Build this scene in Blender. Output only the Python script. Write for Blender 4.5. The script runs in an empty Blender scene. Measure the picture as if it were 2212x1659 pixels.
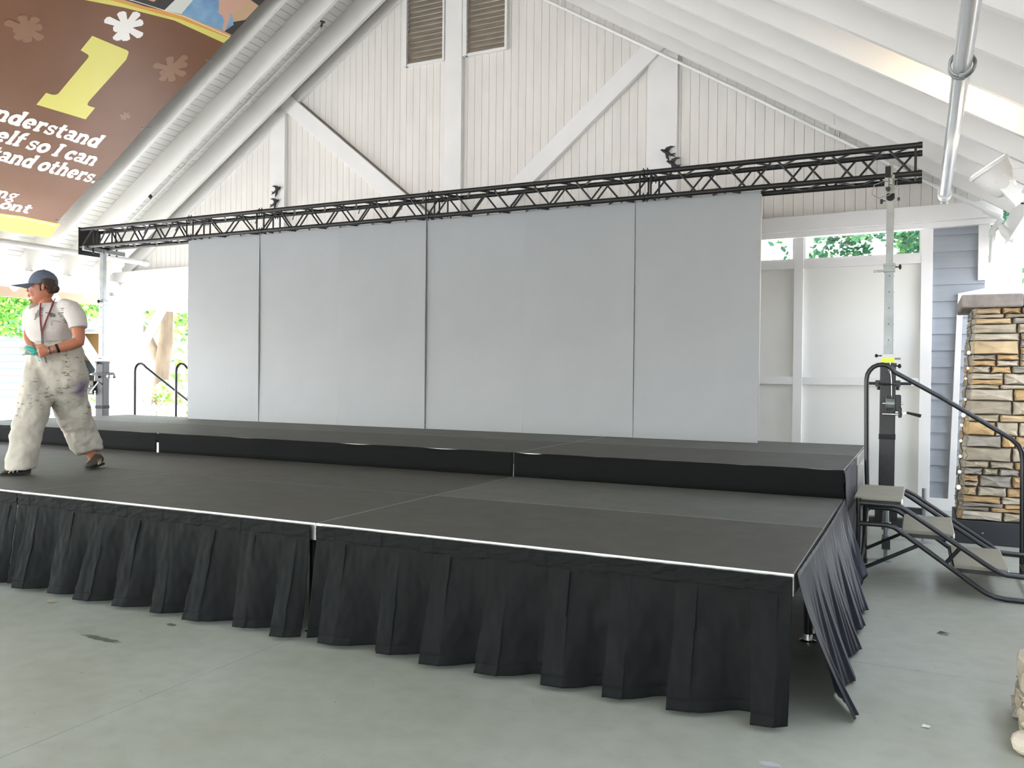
import bpy, bmesh, math, random
from mathutils import Vector, Matrix, noise as mnoise
R = math.radians
rng = random.Random(7)
scene = bpy.context.scene
col = scene.collection

# ---------------------------------------------------------------- camera
cam_d = bpy.data.cameras.new('camera'); cam = bpy.data.objects.new('camera', cam_d); col.objects.link(cam)
cam_d.sensor_width = 36.0; cam_d.lens = 1819.04 / 2212 * 36.0; cam_d.clip_end = 300; cam_d.clip_start = 0.05
YAW, PITCH, ROLL = 0.451402, -0.00944, 0.010396
fw = Vector((-math.sin(YAW)*math.cos(PITCH), math.cos(YAW)*math.cos(PITCH), math.sin(PITCH)))
rt = Vector((math.cos(YAW), math.sin(YAW), 0)); up = rt.cross(fw)
rt2 = math.cos(ROLL)*rt + math.sin(ROLL)*up; up2 = -math.sin(ROLL)*rt + math.cos(ROLL)*up
M = Matrix((rt2, up2, -fw)).transposed().to_4x4(); M.translation = Vector((0.4514, -3.5817, 1.4030))
cam.matrix_world = M
scene.camera = cam

# ---------------------------------------------------------------- world, sun, exposure
world = bpy.data.worlds.new('world'); scene.world = world; world.use_nodes = True
wn = world.node_tree; wn.nodes.clear()
sky = wn.nodes.new('ShaderNodeTexSky'); sky.sky_type = 'NISHITA'; sky.sun_disc = False
sky.sun_elevation = R(58); sky.sun_rotation = R(250); sky.air_density = 1.0; sky.dust_density = 2.0
hsv = wn.nodes.new('ShaderNodeHueSaturation'); hsv.inputs['Saturation'].default_value = 0.42
bg = wn.nodes.new('ShaderNodeBackground'); bg.inputs[1].default_value = 1.0
wo = wn.nodes.new('ShaderNodeOutputWorld')
wn.links.new(sky.outputs[0], hsv.inputs['Color']); wn.links.new(hsv.outputs[0], bg.inputs[0]); wn.links.new(bg.outputs[0], wo.inputs[0])
sun_d = bpy.data.lights.new('sun', 'SUN'); sun_d.energy = 5.5; sun_d.angle = R(0.8); sun_d.color = (1.0, 0.97, 0.93)
sun = bpy.data.objects.new('sun', sun_d); col.objects.link(sun)
sun.rotation_euler = (Vector((0.60, 0.22, -1.05)).to_track_quat('-Z', 'Y')).to_euler(); sun.location = (-20, -8, 20)
vs = scene.view_settings
vs.view_transform = 'Standard'; vs.look = 'None'; vs.gamma = 1.0; vs.use_curve_mapping = False; vs.exposure = 1.27
scene.display_settings.display_device = 'sRGB'

# ---------------------------------------------------------------- helpers
def lin(c):
    return tuple(((x/255)/12.92 if x/255 <= .04045 else ((x/255+.055)/1.055)**2.4) for x in c)
MATS = {}
def mat(name, c, rough=.6, metal=0., var=0., vscale=3., bump=0., bscale=40., c2=None, spec=.5, emit=0., alpha=None, trans=0., stretch=None):
    if name in MATS: return MATS[name]
    m = bpy.data.materials.new(name); m.use_nodes = True
    nt = m.node_tree; b = nt.nodes['Principled BSDF']
    b.inputs['Roughness'].default_value = rough; b.inputs['Metallic'].default_value = metal
    b.inputs['Specular IOR Level'].default_value = spec
    base = lin(c) + (1,)
    b.inputs['Base Color'].default_value = base
    tc = nt.nodes.new('ShaderNodeTexCoord'); src = tc.outputs['Object']
    if stretch:
        mp = nt.nodes.new('ShaderNodeMapping'); mp.inputs['Scale'].default_value = stretch
        nt.links.new(src, mp.inputs[0]); src = mp.outputs[0]
    if var > 0 or c2:
        n = nt.nodes.new('ShaderNodeTexNoise'); n.inputs['Scale'].default_value = vscale; n.inputs['Detail'].default_value = 6
        nt.links.new(src, n.inputs['Vector'])
        r = nt.nodes.new('ShaderNodeValToRGB'); r.color_ramp.elements[0].position = .32; r.color_ramp.elements[1].position = .68
        if c2: r.color_ramp.elements[0].color = base; r.color_ramp.elements[1].color = lin(c2) + (1,)
        else:
            r.color_ramp.elements[0].color = tuple(x*(1-var) for x in base[:3]) + (1,)
            r.color_ramp.elements[1].color = tuple(min(1, x*(1+var)) for x in base[:3]) + (1,)
        nt.links.new(n.outputs['Fac'], r.inputs[0]); nt.links.new(r.outputs[0], b.inputs['Base Color'])
    if bump > 0:
        n2 = nt.nodes.new('ShaderNodeTexNoise'); n2.inputs['Scale'].default_value = bscale; n2.inputs['Detail'].default_value = 5
        nt.links.new(src, n2.inputs['Vector'])
        bp = nt.nodes.new('ShaderNodeBump'); bp.inputs['Strength'].default_value = bump; bp.inputs['Distance'].default_value = .01
        nt.links.new(n2.outputs['Fac'], bp.inputs['Height']); nt.links.new(bp.outputs[0], b.inputs['Normal'])
    if emit: b.inputs['Emission Color'].default_value = base; b.inputs['Emission Strength'].default_value = emit
    if trans:
        out = nt.nodes['Material Output']; tl = nt.nodes.new('ShaderNodeBsdfTranslucent'); mx = nt.nodes.new('ShaderNodeMixShader')
        tl.inputs[0].default_value = base; mx.inputs[0].default_value = trans
        nt.links.new(b.outputs[0], mx.inputs[1]); nt.links.new(tl.outputs[0], mx.inputs[2]); nt.links.new(mx.outputs[0], out.inputs[0])
    MATS[name] = m; return m

WL = {}
def tag(o, label=None, cat=None, group=None, kind=None):
    if label: o['label'] = label
    if cat: o['category'] = cat
    if group: o['group'] = group
    if kind: o['kind'] = kind
    return o
def thing(name, label, cat, loc=(0,0,0), group=None, rz=0.):
    o = bpy.data.objects.new(name, None); col.objects.link(o); o.location = loc; o.rotation_euler = (0, 0, rz)
    o.empty_display_size = .1
    WL[o.name] = Matrix.Translation(Vector(loc)) @ Matrix.Rotation(rz, 4, 'Z')
    return tag(o, label, cat, group)
def struct(o): o['kind'] = 'structure'; return o

def frame(t, hint=Vector((0, 0, 1))):
    t = t.normalized(); s = t.cross(hint)
    if s.length < 1e-3: s = t.cross(Vector((0, 1, 0)))
    s.normalize(); return s, s.cross(t).normalized()

class MB:
    def __init__(s): s.v = []; s.f = []; s.m = []; s.cur = 0
    def add(s, vs, fs):
        n = len(s.v); s.v += [Vector(p) for p in vs]
        for f in fs: s.f.append([i+n for i in f]); s.m.append(s.cur)
        return s
    def box(s, x0, x1, y0, y1, z0, z1):
        v = [(x, y, z) for z in (z0, z1) for y in (y0, y1) for x in (x0, x1)]
        return s.add(v, [(0,2,3,1),(4,5,7,6),(0,1,5,4),(1,3,7,5),(3,2,6,7),(2,0,4,6)])
    def obox(s, c, ax, ay, az):
        c = Vector(c); ax, ay, az = Vector(ax), Vector(ay), Vector(az)
        v = [c + sx*ax + sy*ay + sz*az for sz in (-1,1) for sy in (-1,1) for sx in (-1,1)]
        return s.add(v, [(0,2,3,1),(4,5,7,6),(0,1,5,4),(1,3,7,5),(3,2,6,7),(2,0,4,6)])
    def prism(s, pts, ext):
        ext = Vector(ext); n = len(pts); p = [Vector(q) for q in pts]
        s.add(p + [q+ext for q in p], [tuple(range(n)), tuple(range(2*n-1, n-1, -1))] + [(i, i+n, (i+1) % n + n, (i+1) % n) for i in range(n)])
        return s
    def poly(s, pts): return s.add(pts, [tuple(range(len(pts)))])
    def bar(s, a, b, w, h=None, hint=Vector((0,0,1))):
        a, b = Vector(a), Vector(b); h = h or w; sd, u = frame(b-a, Vector(hint))
        return s.obox((a+b)/2, sd*w/2, (b-a)/2, u*h/2)
    def tube(s, pts, r, n=10, caps=True, closed=False):
        pts = [Vector(p) for p in pts]; k = len(pts); rs = r if isinstance(r, (list, tuple)) else [r]*k
        base = len(s.v); prev = None
        for i, p in enumerate(pts):
            if closed: t = pts[(i+1) % k] - pts[i-1]
            else: t = pts[min(i+1, k-1)] - pts[max(i-1, 0)]
            if t.length < 1e-9: t = Vector((0,0,1))
            t.normalize()
            if prev is None: sd, u = frame(t)
            else:
                sd = prev - t*prev.dot(t)
                if sd.length < 1e-4: sd, u = frame(t)
                sd.normalize(); u = sd.cross(t)
            prev = sd
            for j in range(n):
                a = 2*math.pi*j/n; s.v.append(p + (sd*math.cos(a) + u*math.sin(a))*rs[i])
        rows = k if closed else k-1
        for i in range(rows):
            for j in range(n):
                a = base+i*n+j; b = base+i*n+(j+1) % n; c = base+((i+1) % k)*n+(j+1) % n; d = base+((i+1) % k)*n+j
                s.f.append([a, b, c, d]); s.m.append(s.cur)
        if caps and not closed:
            s.f.append([base+j for j in range(n)][::-1]); s.m.append(s.cur)
            s.f.append([base+(k-1)*n+j for j in range(n)]); s.m.append(s.cur)
        return s
    def cyl(s, a, b, r, n=16): return s.tube([a, b], r, n)
    def loft(s, rings, n=20, caps=True):
        # rings: (center, vecA, vecB)
        base = len(s.v)
        for c, A, B in rings:
            c, A, B = Vector(c), Vector(A), Vector(B)
            for j in range(n):
                a = 2*math.pi*j/n; s.v.append(c + A*math.cos(a) + B*math.sin(a))
        for i in range(len(rings)-1):
            for j in range(n):
                s.f.append([base+i*n+j, base+i*n+(j+1) % n, base+(i+1)*n+(j+1) % n, base+(i+1)*n+j]); s.m.append(s.cur)
        if caps:
            s.f.append([base+j for j in range(n)][::-1]); s.m.append(s.cur)
            k = len(rings)-1; s.f.append([base+k*n+j for j in range(n)]); s.m.append(s.cur)
        return s
    def ball(s, c, rx, ry=None, rz=None, n=16, m=10, rot=None):
        ry = ry or rx; rz = rz or rx; c = Vector(c); vs = []; fs = []
        rot = rot or Matrix.Identity(3)
        for i in range(m+1):
            th = math.pi*i/m
            for j in range(n):
                a = 2*math.pi*j/n
                vs.append(c + rot @ Vector((rx*math.sin(th)*math.cos(a), ry*math.sin(th)*math.sin(a), rz*math.cos(th))))
        for i in range(m):
            for j in range(n): fs.append((i*n+j, (i+1)*n+j, (i+1)*n+(j+1) % n, i*n+(j+1) % n))
        return s.add(vs, fs)
    def grid(s, fn, nu, nv):
        base = len(s.v)
        for i in range(nu+1):
            for j in range(nv+1): s.v.append(Vector(fn(i/nu, j/nv)))
        for i in range(nu):
            for j in range(nv):
                a = base+i*(nv+1)+j; s.f.append([a, a+nv+1, a+nv+2, a+1]); s.m.append(s.cur)
        return s
    def build(s, name, m, parent=None, smooth=False, bevel=0., local=False):
        me = bpy.data.meshes.new(name)
        vs = s.v
        if parent is not None and not local:
            inv = WL[parent.name].inverted(); vs = [inv @ p for p in s.v]
        me.from_pydata([tuple(p) for p in vs], [], s.f)
        ms = m if isinstance(m, (list, tuple)) else [m]
        for x in ms: me.materials.append(x)
        if len(ms) > 1: me.polygons.foreach_set('material_index', [min(i, len(ms)-1) for i in s.m])
        bm = bmesh.new(); bm.from_mesh(me)
        if name not in ('leaves', 'foliage'): bmesh.ops.recalc_face_normals(bm, faces=bm.faces)
        bm.to_mesh(me); bm.free(); me.update()
        if smooth: me.polygons.foreach_set('use_smooth', [True]*len(me.polygons))
        o = bpy.data.objects.new(name, me); col.objects.link(o)
        if parent is not None:
            o.parent = parent; WL[o.name] = WL[parent.name].copy() if not local else WL[parent.name].copy()
        else: WL[o.name] = Matrix.Identity(4)
        if bevel:
            b = o.modifiers.new('bevel', 'BEVEL'); b.width = bevel; b.segments = 2; b.limit_method = 'ANGLE'
        if smooth and not bevel:
            try:
                me.set_sharp_from_angle(angle=R(42))
            except Exception: pass
        return o
def copy_tree(o, loc=None, parent=None, rz=None):
    c = o.copy(); col.objects.link(c)
    if parent is not None: c.parent = parent
    if loc is not None: c.location = loc
    if rz is not None: c.rotation_euler = (0, 0, rz)
    for ch in list(o.children): copy_tree(ch, None, c)
    return c

# ---------------------------------------------------------------- materials
M_white = mat('white_paint', (228, 227, 225), .5, var=.03, vscale=1.5, bump=.05, bscale=30)
M_boards = mat('white_boards', (224, 220, 214), .5, var=.045, vscale=2.2, bump=.06, bscale=30, stretch=(3, 1, .5))
M_groove = mat('groove_backing', (120, 114, 105), .9)  # darker backing that shows in the gaps between wall boards
M_trim = mat('white_trim', (230, 228, 226), .42, var=.03, vscale=2)
M_raft = mat('rafter_paint', (222, 220, 216), .55, var=.04, vscale=1.2, bump=.06, bscale=18)
M_siding = mat('blue_siding', (148, 153, 160), .6, var=.04, vscale=3, bump=.05, bscale=60, stretch=(.3, 1, 6))
M_louver = mat('louver_wood', (150, 138, 122), .75, var=.2, vscale=6, stretch=(.6, 1, 4))
M_black = mat('black_metal', (26, 27, 28), .42, spec=.5, var=.3, vscale=20)
M_truss = mat('truss_black', (13, 13, 12), .5, var=.25, vscale=12)
M_galv = mat('galvanised_steel', (150, 155, 154), .42, metal=.55, var=.12, vscale=9, bump=.04, bscale=50)
M_alu = mat('aluminium', (205, 205, 200), .35, metal=.8, var=.05)
M_chrome = mat('chrome', (225, 225, 225), .15, metal=1.)
M_rubber = mat('black_rubber', (16, 16, 17), .7)
M_deck = mat('deck_board', (69, 68, 62), .62, var=.14, vscale=7, bump=.12, bscale=180, spec=.35)
M_deck2 = mat('deck_board_worn', (84, 85, 79), .6, var=.13, vscale=6, bump=.12, bscale=180, spec=.4)
M_cloth = mat('black_skirt', (15, 17, 17), .85, var=.12, vscale=20, bump=.25, bscale=9, spec=.25)
M_satin = mat('navy_black_satin', (32, 36, 46), .42, var=.15, vscale=14, bump=.08, bscale=30, spec=.45)
M_velour = mat('riser_skirt', (16, 17, 17), .9, spec=.2)
M_panel = mat('grey_flat_paint', (156, 159, 160), .55, var=.035, vscale=1.3, bump=.03, bscale=60)
M_edge = mat('plywood_edge', (205, 200, 188), .7)
M_tan = mat('tan_soffit', (176, 154, 132), .7)
M_glass = None
def glass_mat():
    m = bpy.data.materials.new('window_glass'); m.use_nodes = True; nt = m.node_tree; nt.nodes.clear()
    o = nt.nodes.new('ShaderNodeOutputMaterial'); t = nt.nodes.new('ShaderNodeBsdfTransparent'); g = nt.nodes.new('ShaderNodeBsdfGlossy')
    g.inputs['Roughness'].default_value = .03; mx = nt.nodes.new('ShaderNodeMixShader'); mx.inputs[0].default_value = .06
    t.inputs[0].default_value = (.93, .97, .95, 1)
    nt.links.new(t.outputs[0], mx.inputs[1]); nt.links.new(g.outputs[0], mx.inputs[2]); nt.links.new(mx.outputs[0], o.inputs[0]); return m
M_glass = glass_mat()
def floor_mat():
    m = bpy.data.materials.new('painted_concrete'); m.use_nodes = True; nt = m.node_tree; b = nt.nodes['Principled BSDF']
    tc = nt.nodes.new('ShaderNodeTexCoord')
    n1 = nt.nodes.new('ShaderNodeTexNoise'); n1.inputs['Scale'].default_value = .9; n1.inputs['Detail'].default_value = 5; n1.inputs['Distortion'].default_value = .6
    n2 = nt.nodes.new('ShaderNodeTexNoise'); n2.inputs['Scale'].default_value = 9; n2.inputs['Detail'].default_value = 8
    r1 = nt.nodes.new('ShaderNodeValToRGB'); r1.color_ramp.elements[0].position = .3; r1.color_ramp.elements[1].position = .7
    r1.color_ramp.elements[0].color = lin((158, 161, 147)) + (1,); r1.color_ramp.elements[1].color = lin((174, 179, 169)) + (1,)
    mx = nt.nodes.new('ShaderNodeMixRGB'); mx.blend_type = 'MULTIPLY'; mx.inputs[0].default_value = .35
    r2 = nt.nodes.new('ShaderNodeValToRGB'); r2.color_ramp.elements[0].position = .25; r2.color_ramp.elements[1].position = .6
    r2.color_ramp.elements[0].color = (.62, .62, .6, 1); r2.color_ramp.elements[1].color = (1, 1, 1, 1)
    sp = nt.nodes.new('ShaderNodeTexNoise'); sp.inputs['Scale'].default_value = 38; sp.inputs['Detail'].default_value = 2
    r3 = nt.nodes.new('ShaderNodeValToRGB'); r3.color_ramp.elements[0].position = .74; r3.color_ramp.elements[1].position = .80
    r3.color_ramp.elements[0].color = (0, 0, 0, 1); r3.color_ramp.elements[1].color = (1, 1, 1, 1)
    mx2 = nt.nodes.new('ShaderNodeMixRGB'); mx2.inputs[2].default_value = lin((86, 88, 80)) + (1,)
    for n in (n1, n2, sp): nt.links.new(tc.outputs['Object'], n.inputs['Vector'])
    nt.links.new(n1.outputs['Fac'], r1.inputs[0]); nt.links.new(n2.outputs['Fac'], r2.inputs[0]); nt.links.new(sp.outputs['Fac'], r3.inputs[0])
    nt.links.new(r1.outputs[0], mx.inputs[1]); nt.links.new(r2.outputs[0], mx.inputs[2])
    nt.links.new(r3.outputs[0], mx2.inputs[0]); nt.links.new(mx.outputs[0], mx2.inputs[1]); nt.links.new(mx2.outputs[0], b.inputs['Base Color'])
    rr = nt.nodes.new('ShaderNodeMapRange'); rr.inputs[3].default_value = .34; rr.inputs[4].default_value = .56
    nt.links.new(n1.outputs['Fac'], rr.inputs[0]); nt.links.new(rr.outputs[0], b.inputs['Roughness'])
    bp = nt.nodes.new('ShaderNodeBump'); bp.inputs['Strength'].default_value = .05; bp.inputs['Distance'].default_value = .01
    nt.links.new(n2.outputs['Fac'], bp.inputs['Height']); nt.links.new(bp.outputs[0], b.inputs['Normal'])
    return m
M_floor = floor_mat()

# ================================================================ SETTING
# slopes of the roof: bottom plane of the rafters
def zl(x): return 10.795 + .65*x
def zr(x): return 3.881 - .623*x
DK = .40
XR = -5.43
YB = -11.0          # front edge of the roof
YG = 6.64          # gable wall
# floor slabs with open joints
f = MB(); g = .0016
xs = [-12.35, -9.9, -6.2, -2.53, 3.2]; ys = [-13.0, -3.7, .925, 5.2, 6.72]
for i in range(4):
    for j in range(4): f.box(xs[i]+g, xs[i+1]-g, ys[j]+g, ys[j+1]-g, -.12, 0)
f.cur = 1; f.box(xs[0], xs[-1], ys[0], ys[-1], -.2, -.012)
struct(f.build('floor', [M_floor, mat('joint_dirt', (60, 58, 52), .9)]))
gr = MB(); gr.box(-80, 60, -60, 90, -.5, -.205)
struct(gr.build('trim_1', mat('outdoor_paving', (200, 199, 197), .9, var=.05, vscale=.5)))

# ceiling: tongue and groove deck + rafters
BW = .0915
c = MB()
def slope_board(x0, x1, zf, y0, y1, th=.02):
    c.prism([(x0, y0, zf(x0)+DK), (x1, y0, zf(x1)+DK), (x1, y0, zf(x1)+DK+th), (x0, y0, zf(x0)+DK+th)], (0, y1-y0, 0))
x = XR
while x > -12.78: slope_board(x-BW+.008, x, zl, YB, 6.66); x -= BW
xe = x
x = XR
while x < 1.72: slope_board(x, x+BW-.008, zr, YB, 6.66); x += BW
c.cur = 1
c.prism([(XR, YB, zl(XR)+DK+.018), (-12.85, YB, zl(-12.85)+DK+.018), (-12.85, YB, zl(-12.85)+DK+.07), (XR, YB, zl(XR)+DK+.07)], (0, 6.66-YB, 0))
c.prism([(XR, YB, zr(XR)+DK+.018), (1.75, YB, zr(1.75)+DK+.018), (1.75, YB, zr(1.75)+DK+.07), (XR, YB, zr(XR)+DK+.07)], (0, 6.66-YB, 0))
ceil = struct(c.build('ceiling', [M_raft, mat('deck_gap', (64, 60, 55), .9)]))
k = 0
while 6.3 - .65*k - .053 > YB:
    y1 = 6.3 - .65*k; y0 = y1 - .053
    m = MB(); m.prism([(-12.2, y0, zl(-12.2)), (XR-.03, y0, zl(XR-.03)), (XR-.03, y0, zl(XR-.03)+DK-.002), (-12.2, y0, zl(-12.2)+DK-.002)], (0, .053, 0))
    # tapered tail outside the wall plate
    m.prism([(-12.2, y0, 2.865), (-12.45, y0, 2.66), (-12.66, y0, 2.80), (-12.80, y0, 2.88), (-12.2, y0, 3.26)], (0, .053, 0))
    m.build('rafter', M_raft, ceil)
    S2 = .665; y1 = 6.3 - S2*k; y0 = y1-.053
    if y0 > YB:
        m = MB(); m.prism([(XR+.03, y0, zr(XR+.03)), (1.7, y0, zr(1.7)), (1.7, y0, zr(1.7)+DK-.002), (XR+.03, y0, zr(XR+.03)+DK-.002)], (0, .053, 0))
        m.build('rafter', M_raft, ceil)
    k += 1
m = MB(); m.box(XR-.028, XR+.028, YB, 6.6, zl(XR)-.04, zl(XR)+DK); m.build('ridge_board', M_raft, ceil)
m = MB(); m.box(-12.2, -12.0, YB, 6.64, 2.755, 2.955); m.build('wall_plate', M_trim, ceil)
m = MB(); m.box(-12.19, -12.03, YB, 6.64, 2.70, 2.753); m.build('wall_plate', M_trim, ceil)
m = MB(); m.box(1.22, 1.38, YB, 6.64, 2.80, 3.05); m.build('wall_plate', M_trim, ceil)
m = MB(); m.box(-12.86, -12.82, YB, 14, 2.60, 2.97); m.build('fascia', M_tan, ceil)
# eave strip running on past the gable wall
m = MB(); m.prism([(-12.0, 6.7, 3.36), (-12.86, 6.7, 2.86), (-12.86, 6.7, 2.92), (-12.0, 6.7, 3.42)], (0, 7.3, 0)); m.build('soffit', M_white, ceil)
for q in range(10):
    y0 = 6.95 + .65*q; m = MB()
    m.prism([(-12.0, y0, 3.2), (-12.25, y0, 2.84), (-12.45, y0, 2.68), (-12.66, y0, 2.82), (-12.80, y0, 2.86), (-12.0, y0, 3.34)], (0, .053, 0)); m.build('rafter', M_raft, ceil)
# sloping trim board against the gable
m = MB(); m.prism([(-12.0, 6.585, zl(-12.0)-.01), (XR-.03, 6.585, zl(XR)-.03+.12), (XR-.03, 6.585, zl(XR)+.24), (-12.0, 6.585, zl(-12.0)+.20)], (0, .055, 0)); m.build('rake_trim', M_trim, ceil)

# gable wall
SH = .013
def sz(z, x): return z + SH*(x+5.4)
w = MB(); x = -12.0; bw = .111
while x < 1.06:
    x1 = min(x+bw-.0035, 1.06)
    top = lambda q: (11.195+.65*q if q < XR else 4.281-.623*q)
    zb = lambda q: sz(3.20, q)
    if top(x) > zb(x) and top(x1) > zb(x1)+.01:
        w.prism([(x, YG, zb(x)), (x1, YG, zb(x1)), (x1, YG, top(x1)), (x, YG, top(x))], (0, .02, 0))
    x += bw
w.cur = 1
w.prism([(-12.0, YG+.018, sz(3.1, -12)), (1.09, YG+.018, sz(3.1, 1.09)), (1.09, YG+.018, 3.60), (XR, YG+.018, 7.66), (-12.0, YG+.018, 3.39)], (0, .1, 0))
wall = struct(w.build('wall_back', [M_boards, M_groove]))
def wpart(name, m, mt=M_trim, bevel=.003): return m.build(name, mt, wall, bevel=bevel)
m = MB(); m.prism([(-12.2, 6.50, sz(3.03, -12.2)), (1.2, 6.50, sz(3.03, 1.2)), (1.2, 6.50, sz(3.205, 1.2)), (-12.2, 6.50, sz(3.205, -12.2))], (0, .14, 0)); wpart('header_beam', m)
m = MB(); m.prism([(-12.2, 6.56, sz(2.97, -12.2)), (1.2, 6.56, sz(2.97, 1.2)), (1.2, 6.56, sz(3.03, 1.2)), (-12.2, 6.56, sz(3.03, -12.2))], (0, .10, 0)); wpart('header_trim', m)
# posts and braces on the gable
for (x0, x1, zt, dy) in ((-5.558, -5.292, 7.25, .07), (-8.68, -8.402, 5.45, .07), (-2.645, -2.27, 5.45, .05)):
    m = MB(); m.box(x0, x1, YG-dy, YG, sz(3.2, x0), zt); wpart('post', m)
def brace(x0, z0, x1, z1, wd, dy=.09):
    a = Vector((x0, 0, z0)); b = Vector((x1, 0, z1)); d = (b-a).normalized(); n = Vector((-d.z, 0, d.x))*wd/2
    m = MB(); m.prism([(p.x, YG-dy, p.z) for p in (a-n, b-n, b+n, a+n)], (0, dy-.001, 0)); wpart('brace', m)
brace(-8.40, 5.60, -5.80, 3.52, .235)
m = MB(); m.bar((-8.19, 6.632, 5.60), (-5.66, 6.632, 3.575), .016, .016, (0, 1, 0)); wpart('shadow_gap_strip', m, mat('shadow_gap_brown', (128, 112, 100), .8), 0)  # brown strip standing in for the shaded gap above the brace
brace(-4.90, 3.52, -2.42, 5.62, .235)
brace(-11.72, 1.55, -10.62, 3.02, .13)
brace(-8.55, 3.02, -8.40, 2.2, .10)
# corner column at the left end
m = MB(); m.box(-12.27, -11.81, 6.42, 6.88, -.15, 2.76); m.box(-12.33, -11.75, 6.38, 6.92, 2.62, 2.70); m.box(-12.33, -11.75, 6.38, 6.92, -.15, .25); wpart('corner_column', m)
a = Vector((-12.12, 4.2, 2.80)); b = Vector((-12.12, 6.44, 1.75)); m = MB(); m.bar((-12.12, 5.25, 2.78), (-12.12, 6.42, 1.28), .12, .12, (1, 0, 0)); m.build('brace', M_trim, ceil)
# lower wall behind the stage
m = MB(); m.box(-8.4, .56, 6.67, 6.72, 0, 2.72); wpart('wall_panel', m, mat('white_panel', (232, 231, 226), .45, var=.02, vscale=1), 0)
m = MB()
for x0 in (-8.4, -7.48, -6.16, -4.84, -3.52, -2.20, -.88): m.box(x0, x0+.102, 6.615, 6.67, .12, 3.08)
m.box(.442, .556, 6.615, 6.70, .12, 3.12)
m.box(-8.4, .556, 6.62, 6.67, 1.34, 1.43); m.box(-8.4, .556, 6.62, 6.67, 2.68, 2.775); m.box(-8.4, 1.06, 6.60, 6.68, 0, .13)
m.box(.556, 1.0, 6.615, 6.70, 3.07, 3.16)
wpart('wall_frame', m)
m = MB()
for i in range(17):
    z0 = .13 + .1775*i; z1 = min(z0+.19, 3.09)
    m.prism([(.556, 6.632, z0), (.556, 6.655, z1), (.556, 6.68, z1), (.556, 6.68, z0)], (.50, 0, 0))
wpart('lap_siding', m, M_siding, 0)
m = MB(); m.box(.985, 1.095, 6.60, 6.72, 2.47, 3.20); wpart('corner_board', m)
m = MB(); m.prism([(.80, 6.60, 2.335), (1.25, 6.60, 2.42), (1.25, 6.60, 2.36), (.845, 6.60, 2.28), (.845, 6.60, 2.215), (.80, 6.60, 2.20)], (0, .03, 0))
m.prism([(.795, 6.605, 2.2), (.85, 6.605, 2.2), (.80, 6.605, .13), (.735, 6.605, .13)], (0, .03, 0)); wpart('scribed_trim', m)
# transom windows
def window(n, x0, x1, z0, z1):
    m = MB(); t = .018
    m.box(x0, x1, 6.64, 6.69, z0, z0+t); m.box(x0, x1, 6.64, 6.69, z1-t, z1); m.box(x0, x0+t, 6.64, 6.69, z0+t, z1-t); m.box(x1-t, x1, 6.64, 6.69, z0+t, z1-t)
    w_ = struct(m.build('window_%d' % n, M_trim))
    g = MB(); g.box(x0+t, x1-t, 6.665, 6.669, z0+t, z1-t); g.build('pane', M_glass, w_)
window(1, -2.095, -.883, 2.777, 3.05); window(2, -.776, .441, 2.777, 3.09)
# right hand side beyond the siding
m = MB(); m.box(1.075, 1.40, 6.74, 6.95, -.15, 3.0); m.box(1.402, 3.2, 6.74, 6.95, 2.62, 3.0); m.box(1.402, 3.2, 6.74, 6.95, -.15, 2.42)
struct(m.build('wall_right', M_trim))
m = MB(); m.box(2.3, 2.42, YB, 4.0, 0, 2.8); struct(m.build('wall_right', mat('blocker_brown', (92, 74, 62), .85, var=.2, vscale=8)))  # unseen side wall, added in dark brown to darken the right roof slope

# unseen gable added behind the camera to cut high sky light; open below
m = MB(); m.prism([(-12.3, YB, 2.9), (1.6, YB, 2.9), (1.6, YB, 3.3), (XR, YB, 7.6), (-12.3, YB, 3.3)], (0, .08, 0)); struct(m.build('wall_front_blocker', M_boards))
# louvred vents
def louver(x0, x1, label):
    t = thing('louver_vent', label, 'vent', (x0, YG-.02, 5.83), 'louvred gable vents')
    z0 = 5.83; z1 = 6.98 if x0 > -5.5 else 6.98
    m = MB(); m.box(x0-.03, x0+.03, YG-.075, YG, z0-.03, z1); m.box(x1-.012, x1+.02, YG-.06, YG, z0-.03, z1); m.box(x0, x1, YG-.05, YG, z0-.03, z0+.005); m.box(x0, x1, YG-.06, YG, z1-.04, z1)
    m.build('frame', M_trim, t)
    z = z0+.01
    while z < z1-.06:
        m = MB(); m.prism([(x0+.03, YG-.045, z), (x0+.03, YG-.039, z+.008), (x0+.03, YG-.002, z+.078), (x0+.03, YG-.006, z+.07)], (x1-x0-.045, 0, 0)); m.build('slat', M_louver, t); z += .072
louver(-6.225, -5.60, 'brown louvred vent high on the gable, left of the centre post')
louver(-5.25, -4.63, 'brown louvred vent high on the gable, right of the centre post')
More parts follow.
